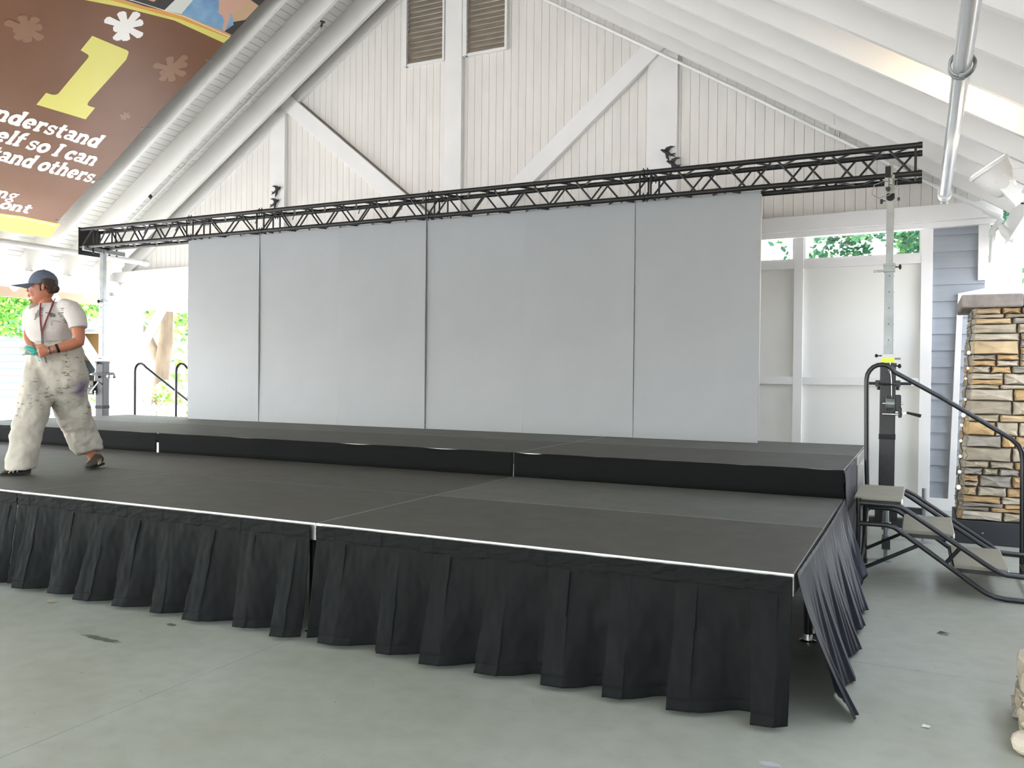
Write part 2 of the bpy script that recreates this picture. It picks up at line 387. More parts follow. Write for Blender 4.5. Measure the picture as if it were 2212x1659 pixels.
# ================================================================ STAGE
F = 2.4384; H = 1.2192; ZS = .607; ZR = .795
M_dull = mat('dull_extrusion', (128, 126, 118), .5, metal=.4)
place_x = ['right end', 'second bay from the right end', 'third bay from the right end', 'left end bay']
def deck(i, y0, z, m, label, group, legs, silver=False):
    x1 = -F*i; x0 = x1-F; y1 = y0+H; e = .004
    t = thing('stage_deck', label, 'stage platform', (x1-F/2, y0+H/2, 0), group)
    b = MB(); b.box(x0+e, x1-e, y0+e, y1-e, z-.018, z); b.build('deck_top', m, t)
    b = MB(); h = .09
    ef = .0014 if (y0 == 0 or abs(y0-F) < .01) else .0030
    b.box(x0+.002, x1-.002, y0+ef, y0+e, z-h, z+(.0008 if ef < .002 else -.0006)); b.box(x0+.002, x1-.002, y1-e, y1-.0032, z-h, z-.0006)
    b.box(x0+.0028, x0+e, y0+.002, y1-.002, z-h, z-.0006); b.box(x1-e, x1-(.0012 if i == 0 else .0024), y0+.002, y1-.002, z-h, z+(.0008 if i == 0 else -.0006))
    b.build('edge_extrusion', M_alu if y0 < .1 or i == 0 or abs(y0-F) < .01 else M_dull, t)
    if i == 1: b = MB(); b.box(x1-.0023, x1-.0002, y0+.004, y1-.004, z-h, z+.0003); b.build('joint_strip', M_alu, t)
    for (lx, ly) in ((x0+.07, y0+.07), (x1-.07, y0+.07), (x0+.07, y1-.07), (x1-.07, y1-.07)) if legs else ():
        b = MB(); b.tube([(lx, ly, .03), (lx, ly, z-.02)], .024, 10); lg = b.build('leg', M_black, t, smooth=True)
        b = MB(); b.loft([((lx, ly, 0), (.045, 0, 0), (0, .045, 0)), ((lx, ly, .008), (.045, 0, 0), (0, .045, 0)), ((lx, ly, .014), (.028, 0, 0), (0, .028, 0)), ((lx, ly, .045), (.024, 0, 0), (0, .024, 0))], 16)
        b.build('foot', M_chrome, lg, smooth=True)
for i in range(4):
    for r_ in range(2):
        m = M_deck2 if (i, r_) in ((0, 1),) else M_deck
        deck(i, r_*H, ZS, m, 'dark grey stage deck, %s, %s row of the lower stage' % (place_x[i], ('front', 'back')[r_]), 'lower stage decks', True)
for i in range(4):
    for r_ in range(2):
        m = M_deck2 if r_ == 1 else M_deck
        deck(i, 2*F/2+r_*H, ZR, m, 'dark grey stage deck, %s, %s row of the raised riser' % (place_x[i], ('front', 'back')[r_]), 'riser decks', True)

# pleated front skirts
def skirt(x0, x1, label, seed):
    rg = random.Random(seed); W_ = x1-x0; n = 8; pitch = W_/n
    t = thing('stage_skirt', label, 'stage skirt', ((x0+x1)/2, -.02, 0), 'pleated skirts along the stage front')
    pl = []
    for i in range(n):
        a = x0 + pitch*(i+.44) + rg.uniform(-.012, .012) - (.03 if i == 0 else 0); pl.append((a, a+.10+rg.uniform(-.008, .01), rg.uniform(.85, 1.15), rg.uniform(-.035, .03)))
    edges = [x0]
    def off(x, v):   # v 0 top .. 1 bottom ; returns outward distance
        o = .012; amp = v**1.1
        prev = None
        for a, b, s, sh in pl:
            a2 = a + sh*v; b2 = b + sh*v*.4
            if x >= a2: prev = (a2, b2, s)
        nxt = min([p[0]+p[3]*v for p in pl if p[0]+p[3]*v > x] + [x1+.12])
        if prev is None: d = (x-x0)/max(nxt-x0, .01); return o + amp*.075*(1-d)
        a2, b2, s = prev
        if x <= b2: return o + .005*(1-.6*v) + amp*.122*s*(1-.10*(x-a2)/(b2-a2))
        d = (x-b2)/max(nxt-b2, .02)
        return o + amp*(.109*s*(1-d)**1.7 + .012*math.sin(d*6.3)) + .004*math.sin(9*x+4*v)
    zt, zb = ZS-.012, .022
    b = MB(); nu = 560; nv = 54
    def fn(u, v):
        x = x0+W_*u; vv = max(0, (v-.13)/.87)
        wr = .0035*mnoise.noise(Vector((x*9, v*5, seed)))+.002*mnoise.noise(Vector((x*30, v*9, seed)))
        wr += .0045*v*mnoise.noise(Vector((x*5+v*4, v*3-x*4, seed+3)))
        if abs(v-.925) < .012: wr -= .0025
        y = -.008 - (off(x, vv) if v > .13 else .012+.004*abs(mnoise.noise(Vector((x*14+v*30, v*8, seed))))) - wr*2*min(1, v*5)
        return (x, y, zt+(zb-zt)*v)
    b.grid(fn, nu, nv)
    o = b.build('pleated_cloth', M_cloth, t, smooth=True)
    sm = o.modifiers.new('thickness', 'SOLIDIFY'); sm.thickness = .002
    b = MB()
    def fb(u, v):
        x = x0+W_*u; return (x, -.0225-.006*mnoise.noise(Vector((x*13+v*2.2, v*2.2-x*5, seed)))-.0035*mnoise.noise(Vector((x*34+v*6, v*5-x*9, seed)))-.003*(math.sin((x-x0)*2*math.pi/pitch) > .55)+.004*(v > .93), zt+.004-.075*v)
    b.grid(fb, 420, 16); o = b.build('header_band', M_cloth, t, smooth=True); o.modifiers.new('thickness', 'SOLIDIFY').thickness = .003
skirt(-F+.018, -.004, 'black pleated stage skirt at the front right, beside the stage corner', 3)
skirt(-2*F+.006, -F-.022, 'black pleated stage skirt at the front, left of the gap between the skirts', 5)
skirt(-3*F+.014, -2*F-.007, 'black pleated stage skirt cut off by the left edge of the photo', 8)
# gathered satin side skirt
t = thing('side_skirt', 'gathered navy-black satin skirt hanging from the right stage side', 'stage skirt', (.02, 1.2, 0))
b = MB()
def fs(u, v):
    y = .01 + 2.40*u
    sw = v**1.3
    spread = 1+.05*sw
    yy = y + .10*sw*(1-u)**2 + .02*sw*math.sin(u*5) - .08*sw*u*u*2
    x = .012 + .155*sw*(1-.12*u) + .045*sw*math.exp(-(u/.07)**2) + .008*math.sin(u*3)
    gth = (.12+.88*v)*(.75+.5*mnoise.noise(Vector((y*3, v*1.5, 2))))
    x += gth*.0052*math.sin(y*118+1.5*math.sin(y*7)+3*v) + gth*.0085*math.sin(y*47+2*v+math.sin(y*9)) + .030*sw*math.sin(y*13+.5)
    z = ZS+.004 - (ZS-.01)*v + .02*v*max(0, math.sin(u*4.2-1))
    if u > .93: z += (v*.16)*(u-.93)/.07
    return (x, yy, z)
b.grid(fs, 620, 26); o = b.build('gathered_cloth', M_satin, t, smooth=True); o.modifiers.new('thickness', 'SOLIDIFY').thickness = .002
# riser skirts
t = thing('riser_skirt', 'smooth black cloth band along the front of the raised riser', 'stage skirt', (-4.8, 2.42, ZS))
def rb(x0, x1, sd):
    b = MB(); b.grid(lambda u, v: (x0+(x1-x0)*u, 2.425-.004*mnoise.noise(Vector((u*14, v, sd)))-.002*v, ZR+.004-.010*max(0, mnoise.noise(Vector((u*9, 3, sd))))*(1-v) + (ZS-.0035-ZR)*v), 160, 4)
    b.build('cloth_panel', M_velour, t, smooth=True).modifiers.new('thickness', 'SOLIDIFY').thickness = .003
rb(-9.74, -6.385, 1); rb(-6.36, -F-.006, 4)
b = MB(); b.grid(lambda u, v: (-6.40+.05*u, 2.419, ZR-.002-(.055+.03*u)*v), 4, 4); b.build('cloth_panel', M_velour, t, smooth=True); rb(-F+.002, .002, 9)
t = thing('riser_side_skirt', 'greyish black cloth hanging on the right end of the riser', 'stage skirt', (.01, 3.0, .4))
b = MB(); b.grid(lambda u, v: (.006+.014*v+.006*math.sin(u*9+v*3), 2.425+1.2*u-.02*v+.02*math.sin(v*7)*(1-u), ZR-.006-(.20+.40*min(1, u*1.6))*v), 40, 20)
b.build('cloth_panel', mat('greyish_black', (74, 74, 78), .7, var=.12, vscale=5, bump=.2, bscale=8), t, smooth=True).modifiers.new('thickness', 'SOLIDIFY').thickness = .003  # greyer than the cloth along the riser front
t = thing('riser_bracket', 'bare aluminium end bracket on the rear right leg of the riser', 'bracket', (.01, 4.4, .3))
b = MB(); b.box(.002, .016, 3.70, 4.84, .715, .785); b.build('plate', M_alu, t, bevel=.002)
b = MB(); b.box(.004, .05, 3.76, 3.81, .02, .72); b.build('upright', M_alu, t)

# white backdrop sheets
W0 = -8.228; WY = 4.539; tops = [3.150, 3.152, 3.154, 3.156, 3.158, 3.160]
nm = ['leftmost grey backdrop sheet, next to the opening with the tree', 'second grey backdrop sheet from the left', 'third grey backdrop sheet from the left', 'fourth grey backdrop sheet from the left',
      'fifth grey backdrop sheet from the left, left of the rightmost', 'rightmost grey backdrop sheet, beside the white wall']
for i in range(6):
    x0 = W0+H*i+.003; x1 = W0+H*(i+1)-.003; dy = (0, .004, 0, .012, .004, 0)[i]
    t = thing('backdrop_panel', nm[i]+', standing on the riser', 'backdrop panel', ((x0+x1)/2, WY, ZR), 'grey backdrop sheets on the riser')
    b = MB()
    def sheet(u, v, yy=0.):
        bow = .05*max(0, v-.72)/.28 if i == 0 else 0
        return (x0+(x1-x0)*u + bow*(1-u)*0, WY+dy+yy+.008*math.sin(v*3.1)*(1 if i % 2 else -1), ZR+.003+(tops[i]-ZR)*v)
    b.grid(lambda u, v: sheet(u, v), 2, 14)
    o = b.build('sheet', [M_panel], t, smooth=False); so = o.modifiers.new('thickness', 'SOLIDIFY'); so.thickness = .018; so.offset = 0
    b = MB(); b.box(x0+.02, x1-.02, WY+.03, WY+.065, ZR+.003, ZR+.09); b.box(x0+.0, x0+.04, WY+.03, WY+.065, ZR+.09, tops[i]-.02); b.box(x1-.04, x1, WY+.03, WY+.065, ZR+.09, tops[i]-.02)
    b.build('batten', M_edge, t)

# ================================================================ TRUSS
Yf, Yr, zb_, zt_ = 4.375, 4.665, 3.192, 3.432
XL, XRR = -10.13, .444
troot = thing('lighting_truss', 'long black box truss spanning above the grey backdrop', 'truss', (-4.8, 4.52, 3.18))
def tz(z, x): return z - .03 + .0017*(x-.444)
def P3(x, y, z): return (x, y, tz(z, x))
joints = [XL+.30, -8.04, -6.86, -4.43, -1.985, XRR]
for s in range(len(joints)-1):
    x0, x1 = joints[s], joints[s+1]
    b = MB()
    for (y, z) in ((Yf, zb_), (Yf, zt_), (Yr, zb_), (Yr, zt_)): b.tube([P3(x0+.002, y, z), P3(x1-.002, y, z)], .025, 12)
    sec = b.build('truss_section', M_truss, troot, smooth=True)
    n = max(2, round((x1-x0)/.486)); L = x1-x0-.12; xs_ = x0+.06
    b = MB(); r = .010
    def zig(pa, pb, ph):
        # between chord pa (y,z) and chord pb
        for j in range(n):
            a0 = xs_+L*j/n; a1 = xs_+L*(j+.5)/n; a2 = xs_+L*(j+1)/n; gg = .014
            lo, hi = (pa, pb) if not ph else (pb, pa)
            b.tube([P3(a0+gg, *lo), P3(a1-gg, *hi)], r, 8, caps=False); b.tube([P3(a1+gg, *hi), P3(a2-gg, *lo)], r, 8, caps=False)
    zig((Yf, zb_), (Yf, zt_), 0); zig((Yr, zb_), (Yr, zt_), 1); zig((Yf, zt_), (Yr, zt_), 0); zig((Yf, zb_), (Yr, zb_), 1)
    b.build('lattice', M_truss, sec, smooth=True)
    for xx in (xs_-.005, xs_+L+.005):
        b = MB(); b.tube([P3(xx, Yf, zb_), P3(xx, Yf, zt_)], r, 8); b.tube([P3(xx, Yr, zb_), P3(xx, Yr, zt_)], r, 8); b.tube([P3(xx, Yf, zt_), P3(xx, Yr, zt_)], r, 8); b.tube([P3(xx, Yf, zb_), P3(xx, Yr, zb_)], r, 8)
        b.build('end_frame', M_truss, sec, smooth=True)
    for e_, xx in ((0, x0), (1, x1)):
        if e_ == 0 and s == 0: continue
        for (y, z) in ((Yf, zb_), (Yf, zt_), (Yr, zb_), (Yr, zt_)):
            b = MB(); b.tube([P3(xx-.035, y, z), P3(xx-.004, y, z)] if e_ else [P3(xx+.004, y, z), P3(xx+.035, y, z)], .0285, 12)
            if xx < XRR-.1:
                q = xx-.02 if e_ else xx+.02
                b.tube([(q, y-.002, tz(z, q)-.045), (q, y+.002, tz(z, q)+.045)], .006, 6)
            b.build('coupler', M_truss, sec, smooth=True)
# corner box with its black plate at the left end
b = MB(); b.box(XL, XL+.012, Yf-.03, Yr+.03, tz(zb_, XL)-.11, tz(zt_, XL)+.03)
b.build('end_plate', mat('black_gloss', (20, 22, 22), .3), troot, bevel=.003)
for y in (Yf, Yr):
    b = MB(); b.tube([P3(XL+.01, y, zb_), P3(XL+.30, y, zb_)], .025, 12); b.tube([P3(XL+.01, y, zt_), P3(XL+.30, y, zt_)], .025, 12)
    b.tube([P3(XL+.04, y, zb_), P3(XL+.26, y, zt_)], .010, 8); b.tube([P3(XL+.28, y, zb_), P3(XL+.28, y, zt_)], .010, 8); b.build('corner_block', M_truss, troot, smooth=True)
b = MB()
for x in (-9.2, -8.6, -7.9, -7.2, -6.6, -5.6, -5.0): b.tube([P3(x, Yr+.03, zt_+.0), P3(x+.01, Yr-.02, zt_-.075)], .008, 6); b.tube([P3(x-.2, Yr+.03, zb_), P3(x-.19, Yr-.04, zb_+.07)], .008, 6)
b.build('cable_tie', M_galv, troot)

# ================================================================ TOWERS
def tower(name, label, x, y, rz, left):
    def wl(ax_, ay_): q_ = Matrix.Rotation(-rz, 3, 'Z') @ Vector((ax_, ay_, 0)); return (q_.x, q_.y)
    t = thing(name, label, 'lifting tower', (x, y, 0), 'lifting towers holding the truss', rz)
    WL[t.name] = Matrix.Identity(4)   # author in local coordinates
    B = lambda m, nme, mt, par=t, **k: (WL.__setitem__(par.name, Matrix.Identity(4)), m.build(nme, mt, par, **k))[1]
    def sq(b, w_, z0, z1): b.box(-w_/2, w_/2, -w_/2, w_/2, z0, z1)
    b = MB(); sq(b, .126, .20, 1.545); om = B(b, 'outer_mast', M_black, bevel=.006)
    b = MB(); sq(b, .137, 1.525, 1.55); B(b, 'mast_collar', M_black, om, bevel=.003)
    b = MB(); sq(b, .100, 1.548, 1.632); B(b, 'clamp_block', mat('cast_block', (196, 200, 198), .5, metal=.4, var=.1), bevel=.004)
    if not left:
        b = MB(); b.box(-.052, .052, -.0535, -.050, 1.556, 1.592); B(b, 'yellow_tape', mat('yellow_tape', (232, 255, 40), .5))
    b = MB(); sq(b, .076, 1.63, 2.40); im = B(b, 'inner_mast', M_galv, bevel=.004)
    b = MB()
    for k in range(5): b.cyl((.0385, .0, 1.75+.14*k), (.040, 0, 1.75+.14*k), .006, 8)
    for k in range(5): b.cyl((.0, -.0385, 1.75+.14*k), (.0, -.040, 1.75+.14*k), .005, 8)
    B(b, 'pin_hole', M_rubber, im)
    b = MB(); b.box(-.046, .046, -.046, .046, 2.345, 2.42); b.box(-.05, .05, -.05, .05, 2.395, 2.405); cb = B(b, 'upper_collar', M_galv, bevel=.003)
    b = MB(); b.cyl((-.046, 0, 2.36), (-.10, 0, 2.36), .010); b.tube([(-.10, 0, 2.36), (-.115, 0, 2.348), (-.128, 0, 2.352), (-.122, 0, 2.366), (-.10, 0, 2.364)], .003, 6); B(b, 'spring_pin', M_chrome, cb)
    b = MB(); b.cyl((.046, 0, 2.39), (.072, 0, 2.39), .005); b.ball((.085, 0, 2.39), .012, .022, .024); B(b, 'knob', M_rubber, cb, smooth=True)
    b = MB(); sq(b, .062, 2.40, 2.985 if not left else 3.07); B(b, 'top_mast', M_galv, bevel=.003)
    b = MB(); b.cyl((-.05, 0, 1.615), (-.085, 0, 1.615), .005); b.ball((-.095, 0, 1.615), .013, .016, .016); B(b, 'knob', M_rubber, smooth=True)
    b = MB(); b.cyl((.05, 0, 1.59), (.10, 0, 1.59), .009); B(b, 'spring_pin', M_chrome)
    b = MB(); b.cyl((.05, 0, 1.525), (.08, 0, 1.525), .006); b.ball((.092, 0, 1.525), .014, .02, .02); B(b, 'knob', M_rubber, smooth=True)
    # winch
    wz = 1.20
    b = MB(); b.box(.055, .105, -.15, -.06, wz-.065, wz+.075); b.box(.085, .112, -.155, -.06, wz-.12, wz-.03)
    wi = B(b, 'winch_housing', M_black, bevel=.008)
    b = MB(); b.cyl((-.012, -.11, wz), (.055, -.11, wz), .045, 24); b.tube([(-.014, -.11, wz), (-.010, -.11, wz)], .072, 28); b.tube([(.052, -.11, wz), (.056, -.11, wz)], .072, 28)
    B(b, 'drum', M_galv if not left else mat('white_drum', (235, 235, 235), .4), wi, smooth=True)
    b = MB(); b.cyl((-.04, -.12, wz-.092), (.10, -.12, wz-.092), .010); b.cyl((-.04, -.11, wz), (.125, -.11, wz), .008); B(b, 'shaft', M_chrome, wi, smooth=True)
    b = MB(); b.bar((.112, -.12, wz-.092), (.15, -.13, wz-.075), .022, .012) if not left else b.bar((*wl(-.05, -.15), wz-.09), (*wl(.14, -.17), wz+.06), .022, .012)
    B(b, 'crank_arm', M_chrome, wi)
    b = MB(); (b.tube([(.15, -.13, wz-.075), (.26, -.15, wz-.10)], [.010, .015], 12) if not left else b.tube([(*wl(.14, -.17), wz+.06), (*wl(.21, -.17), wz+.03)], [.008, .011], 12)); B(b, 'crank_handle', M_rubber, wi, smooth=True)
    b = MB(); b.tube([(.018, -.085, 1.56), (.02, -.09, 1.5), (.03, -.10, 1.40), (.034, -.11, wz+.04)], .003, 6); B(b, 'cable', M_chrome, wi)
    b = MB(); b.cyl((.0, -.075, 1.49), (.035, -.075, 1.49), .022); b.bar((.017, -.075, 1.53), (.017, -.075, 1.46), .012, .03); B(b, 'pulley', M_galv, om, smooth=True)
    # guide handles
    if left:
        b = MB(); b.tube([(*wl(.02, -.10), 1.372), (*wl(.30, -.06), 1.380)], .014, 10); b.box(-.10, .10, -.085, .085, 1.350, 1.392); b.tube([(*wl(-.02, -.10), 1.372), (*wl(-.20, -.04), 1.365)], .011, 10)
    else: b = MB(); b.tube([(-.185, -.02, 1.372), (-.09, -.03, 1.372)], .013, 10); b.tube([(.09, -.03, 1.372), (.185, -.02, 1.372)], .013, 10)
    if not left: b.box(-.10, -.063, -.06, .03, 1.345, 1.40); b.box(.063, .10, -.06, .03, 1.345, 1.40)
    b.tube([(-.07, -.07, 1.37), (-.03, -.10, 1.365), (.03, -.10, 1.365), (.07, -.07, 1.37)], .010, 8)
    b.cyl((-.075, 0, 1.345), (-.075, 0, 1.315), .012); b.cyl((.08, 0, 1.345), (.08, 0, 1.315), .014)
    B(b, 'guide_handle', M_black, smooth=True)
    if left:
        b = MB(); b.ball((*wl(.31, -.06), 1.345), .034); B(b, 'steel_ball', M_chrome, smooth=True); b = MB(); b.ball((*wl(.215, -.07), 1.342), .031); B(b, 'steel_ball', M_chrome, smooth=True)
    b = MB()
    for k in range(4):
        z = .885+.011*k
        b.loft([((0, 0, z), (.095+.003*(k % 2), 0, 0), (0, .095, 0)), ((0, 0, z+.012), (.092, 0, 0), (0, .092, 0))], 4)
    b.v = [Matrix.Rotation(R(45), 3, 'Z') @ p for p in b.v]
    B(b, 'strap', M_rubber)
    # base with outriggers
    b = MB(); b.box(-.09, .09, -.09, .09, .19, .32); b.box(-.14, .14, -.05, .05, .12, .20); ba = B(b, 'base', M_black, bevel=.004)
    arms = ((0, -.93), (.30, 0), (0, .9)) if not left else (wl(-.85, -.1), wl(-.1, .85))
    for (ax, ay) in arms:
        L_ = Vector((ax, ay, 0)); d = L_.normalized()
        b = MB(); b.bar(d*.07+Vector((0, 0, .27)), L_*.97+Vector((0, 0, .27)), .055, .055); oa = B(b, 'outrigger', M_black, bevel=.003)
        b = MB(); b.cyl(L_+Vector((0, 0, .02)), L_+Vector((0, 0, .47)), .018); b.cyl(L_+Vector((0, 0, .24)), L_+Vector((0, 0, .30)), .034); b.cyl(L_+Vector((0, 0, .10)), L_+Vector((0, 0, .20)), .028)
        b.loft([(L_, (.065, 0, 0), (0, .065, 0)), (L_+Vector((0, 0, .006)), (.065, 0, 0), (0, .065, 0)), (L_+Vector((0, 0, .02)), (.02, 0, 0), (0, .02, 0))], 18)
        B(b, 'levelling_jack', M_galv, oa, smooth=True)
        b = MB(); b.box(L_.x-.03, L_.x+.03, L_.y-.03, L_.y+.03, .09, .17); B(b, 'jack_sleeve', M_black, oa)
    # head
    if not left:
        b = MB(); b.cyl((0, 0, 2.985), (0, 0, 3.03), .034); b.ball((0, -.035, 2.985), .03, .02, .022); hd = B(b, 'head_clamp', M_rubber, smooth=True)
        b = MB(); b.box(-.033, .033, -.02, .03, 3.03, 3.16); b.box(-.012, .016, -.16, -.145, 3.08, 3.27); b.box(-.03, .03, -.16, .12, 3.13, 3.165); b.bar((-.03, -.15, 3.20), (-.035, -.15, 3.06), .03, .03); B(b, 'fork_bracket', M_galv, hd, bevel=.003)
        b = MB(); b.box(-.045, .0, -.175, -.15, 3.14, 3.235); B(b, 'rubber_pad', M_rubber, hd)
        b = MB(); b.cyl((-.02, -.12, 3.045), (-.02, -.16, 3.045), .02); b.cyl((-.04, -.02, 2.97), (-.075, -.02, 2.97), .005); b.box(-.082, -.06, -.03, -.01, 2.945, 2.985); b.box(.055, .075, -.03, -.01, 2.965, 2.99); B(b, 'bolt', M_black, hd)
        b = MB(); b.tube([(.02, -.15, 3.10), (-.05, -.18, 3.11), (-.13, -.19, 3.08), (-.145, -.19, 3.0), (-.09, -.18, 2.965), (-.01, -.16, 2.99), (.04, -.12, 3.05), (.05, -.1, 3.12)], .0035, 6); B(b, 'wire', M_galv, hd)
    else:
        b = MB(); b.cyl((0, 0, 3.05), (0, 0, 3.10), .035); hd = B(b, 'head_clamp', M_galv, smooth=True)
        c_, s_ = math.cos(-rz), math.sin(-rz)
        def wdir(x_, y_): return Vector((c_*x_-s_*y_, s_*x_+c_*y_, 0))
        b = MB(); b.bar(wdir(-.05, -.28)+Vector((0, 0, 3.115)), wdir(.02, .33)+Vector((0, 0, 3.095)), .05, .06); B(b, 'cross_beam', M_galv, hd, bevel=.002)
        b = MB()
        for yy in (-.16, .10, .22): q = wdir(0, yy); b.cyl(q+Vector((0, 0, 3.05)), q+Vector((0, 0, 3.20)), .012)
        B(b, 'bolt', M_black, hd)
    return t
tower('lifting_tower', 'silver and black telescopic lifting tower beside the portable steps', .195, 4.50, R(2), False)
tower('lifting_tower', 'silver and black telescopic lifting tower behind the walking person', -9.945, 4.60, R(-80), True)

# ================================================================ PORTABLE STEPS
M_tread = mat('tread_beige', (140, 137, 120), .55, var=.05, vscale=8, bump=.05, bscale=120)
M_tube = mat('worn_black_tube', (24, 25, 27), .38, var=.5, vscale=26, spec=.6)
def steps(name, label, cat, group):
    t = thing(name, label, cat, (.5, 2.98, 0), group)
    for (x0, x1, z) in ((.055, .355, .607), (.355, .665, .402), (.665, .975, .20)):
        b = MB(); b.box(x0, x1, 2.625, 3.355, z-.022, z); tr = b.build('tread', M_tread, t, bevel=.004)
        b = MB(); b.box(x1-.006, x1+.003, 2.62, 3.36, z-.028, z-.001); b.build('nosing', M_alu, tr)
        for yb_ in (2.64, 3.31): b = MB(); b.box(x0+.01, x1-.01, yb_, yb_+.03, z-.05, z-.023); b.build('bracket', M_black, tr)
    r = .0165
    for y, nm_ in ((2.59, 'n'), (3.395, 'f')):
        b = MB()
        b.tube([(.085, y, .568), (.30, y, .566), (.345, y, .558), (.40, y, .525), (.62, y, .378), (.845, y, .228), (.91, y, .19), (.96, y, .172), (1.15, y, .165), (1.20, y, .15), (1.21, y, .12), (1.20, y, .03), (1.16, y, .018)], r, 12)
        b.tube([(.085, y, .428), (.26, y, .43), (.31, y, .418), (.36, y, .385), (.60, y, .217), (.796, y, .077), (.85, y, .042), (.90, y, .024), (.96, y, .0175), (1.18, y, .0175)], r, 12)
        b.build('side_frame', M_tube, t, smooth=True)
        b = MB(); b.tube([(.085, y, .60), (.085, y, .03)], .017, 12); lg = b.build('leg', M_tube, t, smooth=True)
        b = MB(); b.tube([(.085, y, 0), (.085, y, .04)], .022, 12); b.build('foot', M_rubber, lg, smooth=True)
        b = MB(); b.tube([(.09, y, .11), (.46, y, .315)], .0125, 8); b.tube([(.62, y, .215), (.70, y, .32)], .013, 8); b.build('brace', M_tube, t, smooth=True)
    b = MB()
    for (x, z) in ((.085, .50), (.085, .12), (.36, .37), (.66, .17), (.97, .175)): b.tube([(x, 2.59, z), (x, 3.395, z)], .012, 8)
    b.tube([(.10, 2.60, .09), (.10, 3.38, .42)], .011, 8)
    b.build('cross_bar', M_tube, t, smooth=True)
    y = 3.43; b = MB()
    pts = [(.10, y, .40), (.088, y, .80), (.080, y, 1.33)]
    for k in range(9):
        a = math.pi - k*(math.pi-math.pi*.17)/8*1.0
        pts.append((.185+.105*math.cos(a), y, 1.405+.115*math.sin(a)))
    pts += [(.62, y, 1.262), (1.00, y, 1.018), (1.05, y, .985), (1.09, y, .945), (1.11, y, .90), (1.118, y, .84), (1.125, y, .03)]
    b.tube(pts, .0175, 14); b.build('handrail', M_tube, t, smooth=True)
    b = MB(); b.tube([(.36, y, .572), (.42, y, .545), (.925, y, .209), (.99, y, .155), (1.12, y, .152)], .014, 10); b.tube([(1.12, y, .09), (1.12, 2.60, .09)], .012, 8); b.build('lower_rail', M_tube, t, smooth=True)
    return t
steps('portable_steps', 'black tube portable steps with three beige treads at the right stage side', 'steps', None)
# steps leading off the back of the riser: rails show through the opening
t = thing('rear_steps', 'black handrails of the rear steps seen between white column and backdrop', 'steps', (-9.35, 5.4, 0))
for x in (-9.77, -8.95):
    b = MB(); pts = [(x, 5.0, .02), (x, 5.0, 1.38)]
    for k in range(7):
        a = math.pi - k*(math.pi*.80)/6; pts.append((x, 5.10+.10*math.cos(a), 1.42+.11*math.sin(a)))
    pts += [(x, 6.3, .77), (x, 6.38, .68), (x, 6.40, .02)]
    b.tube(pts, .018, 10); b.build('handrail', M_tube, t, smooth=True)
for k in range(3):
    b = MB(); b.box(-9.74, -8.98, 4.93+.3*k, 5.22+.3*k, .575-.2*k, .60-.2*k); b.build('tread', M_tread, t)
# ================================================================ BANNER under the left roof slope
CB = math.cos(math.atan(.65)); SB = math.sin(math.atan(.65))
NB = Vector((SB, 0, -CB))            # pointing down, out of the roof
def BP(y, q, h=0.):                  # y along the building, q up the slope
    x = -12 + q*CB; return Vector((x, y, zl(x)-.03)) + NB*h
t = thing('roof_banner', 'large brown printed banner with a yellow numeral hung under the roof', 'banner', tuple(BP(4.7, .8)))
def bripple(y, q): return .010*math.sin(q*1.7+y)+.006*math.sin(y*5+q*2)
b = MB()
def bedge(q): return 4.675 + .09*max(0, (1.2-q)/.4 if q < 1.2 else 0) + .012*math.sin(q*3)
def bfn(u, v):
    q = 1.12+(6.5-1.12)*v; y = .9+(bedge(q)-.9)*u; return BP(y, q, -.0004)
M_brown = mat('banner_brown', (108, 68, 42), .38, c2=(126, 84, 58), vscale=.5, spec=.4)
b.grid(bfn, 30, 40); bo = b.build('banner_sheet', M_brown, t, smooth=True)
M_yel = mat('banner_yellow', (224, 214, 110), .4); M_org = mat('banner_orange', (226, 160, 70), .4); M_bot = mat('banner_gold', (250, 178, 80), .4)
M_bw = mat('banner_white', (246, 240, 236), .4); M_bl = mat('banner_light_brown', (140, 102, 74), .4)
def flat(polys, m, name, h=.0):
    b = MB()
    for i, p in enumerate(polys): b.poly([BP(y, q, .0012+h*.14+.00006*(i % 12)) for y, q in p])
    # one-sided print on the sheet; faces must look down
    for i, fc in enumerate(b.f):
        a_, b_, c_ = b.v[fc[0]], b.v[fc[1]], b.v[fc[-1]]
    return b.build(name, m, t)
one = [(3.171,4.365),(3.652,4.365),(3.685,4.352),(3.70,4.325),(3.732,4.235),(3.721,3.439),(3.735,3.39),(3.767,3.374),(3.854,3.379),(3.863,3.152),(3.189,3.143),(3.188,3.363),(3.269,3.363),(3.305,3.38),(3.32,3.406),(3.316,4.05),(3.308,4.083),(3.285,4.098),(3.176,4.118)]
flat([one], M_yel, 'numeral', .006)
def star(c, tips, w):
    c = Vector(c).to_2d(); P = []
    for tp in tips:
        tp = Vector(tp).to_2d(); d = (tp-c).normalized(); n = Vector((-d.y, d.x)); L = (tp-c).length
        pts = [c - n*w*.35, c + d*L*.55 - n*w*.42, c + d*(L-.25*w) - n*w*.5, c + d*L - n*w*.28, c + d*(L+.03*w) + n*w*.2, c + d*(L-.2*w) + n*w*.52, c + d*L*.5 + n*w*.40, c + n*w*.35]
        P.append([tuple(p) for p in pts])
    k = 10; P.append([(c.x+w*.8*math.cos(2*math.pi*i/k), c.y+w*.8*math.sin(2*math.pi*i/k)) for i in range(k)])
    return P
S0 = ((3.43,4.655), [(3.258,4.817),(3.43,4.902),(3.564,4.815),(3.679,4.625),(3.552,4.48),(3.44,4.433),(3.325,4.56),(3.162,4.642)])
flat(star(*S0, .105), M_bw, 'white_star', .007)
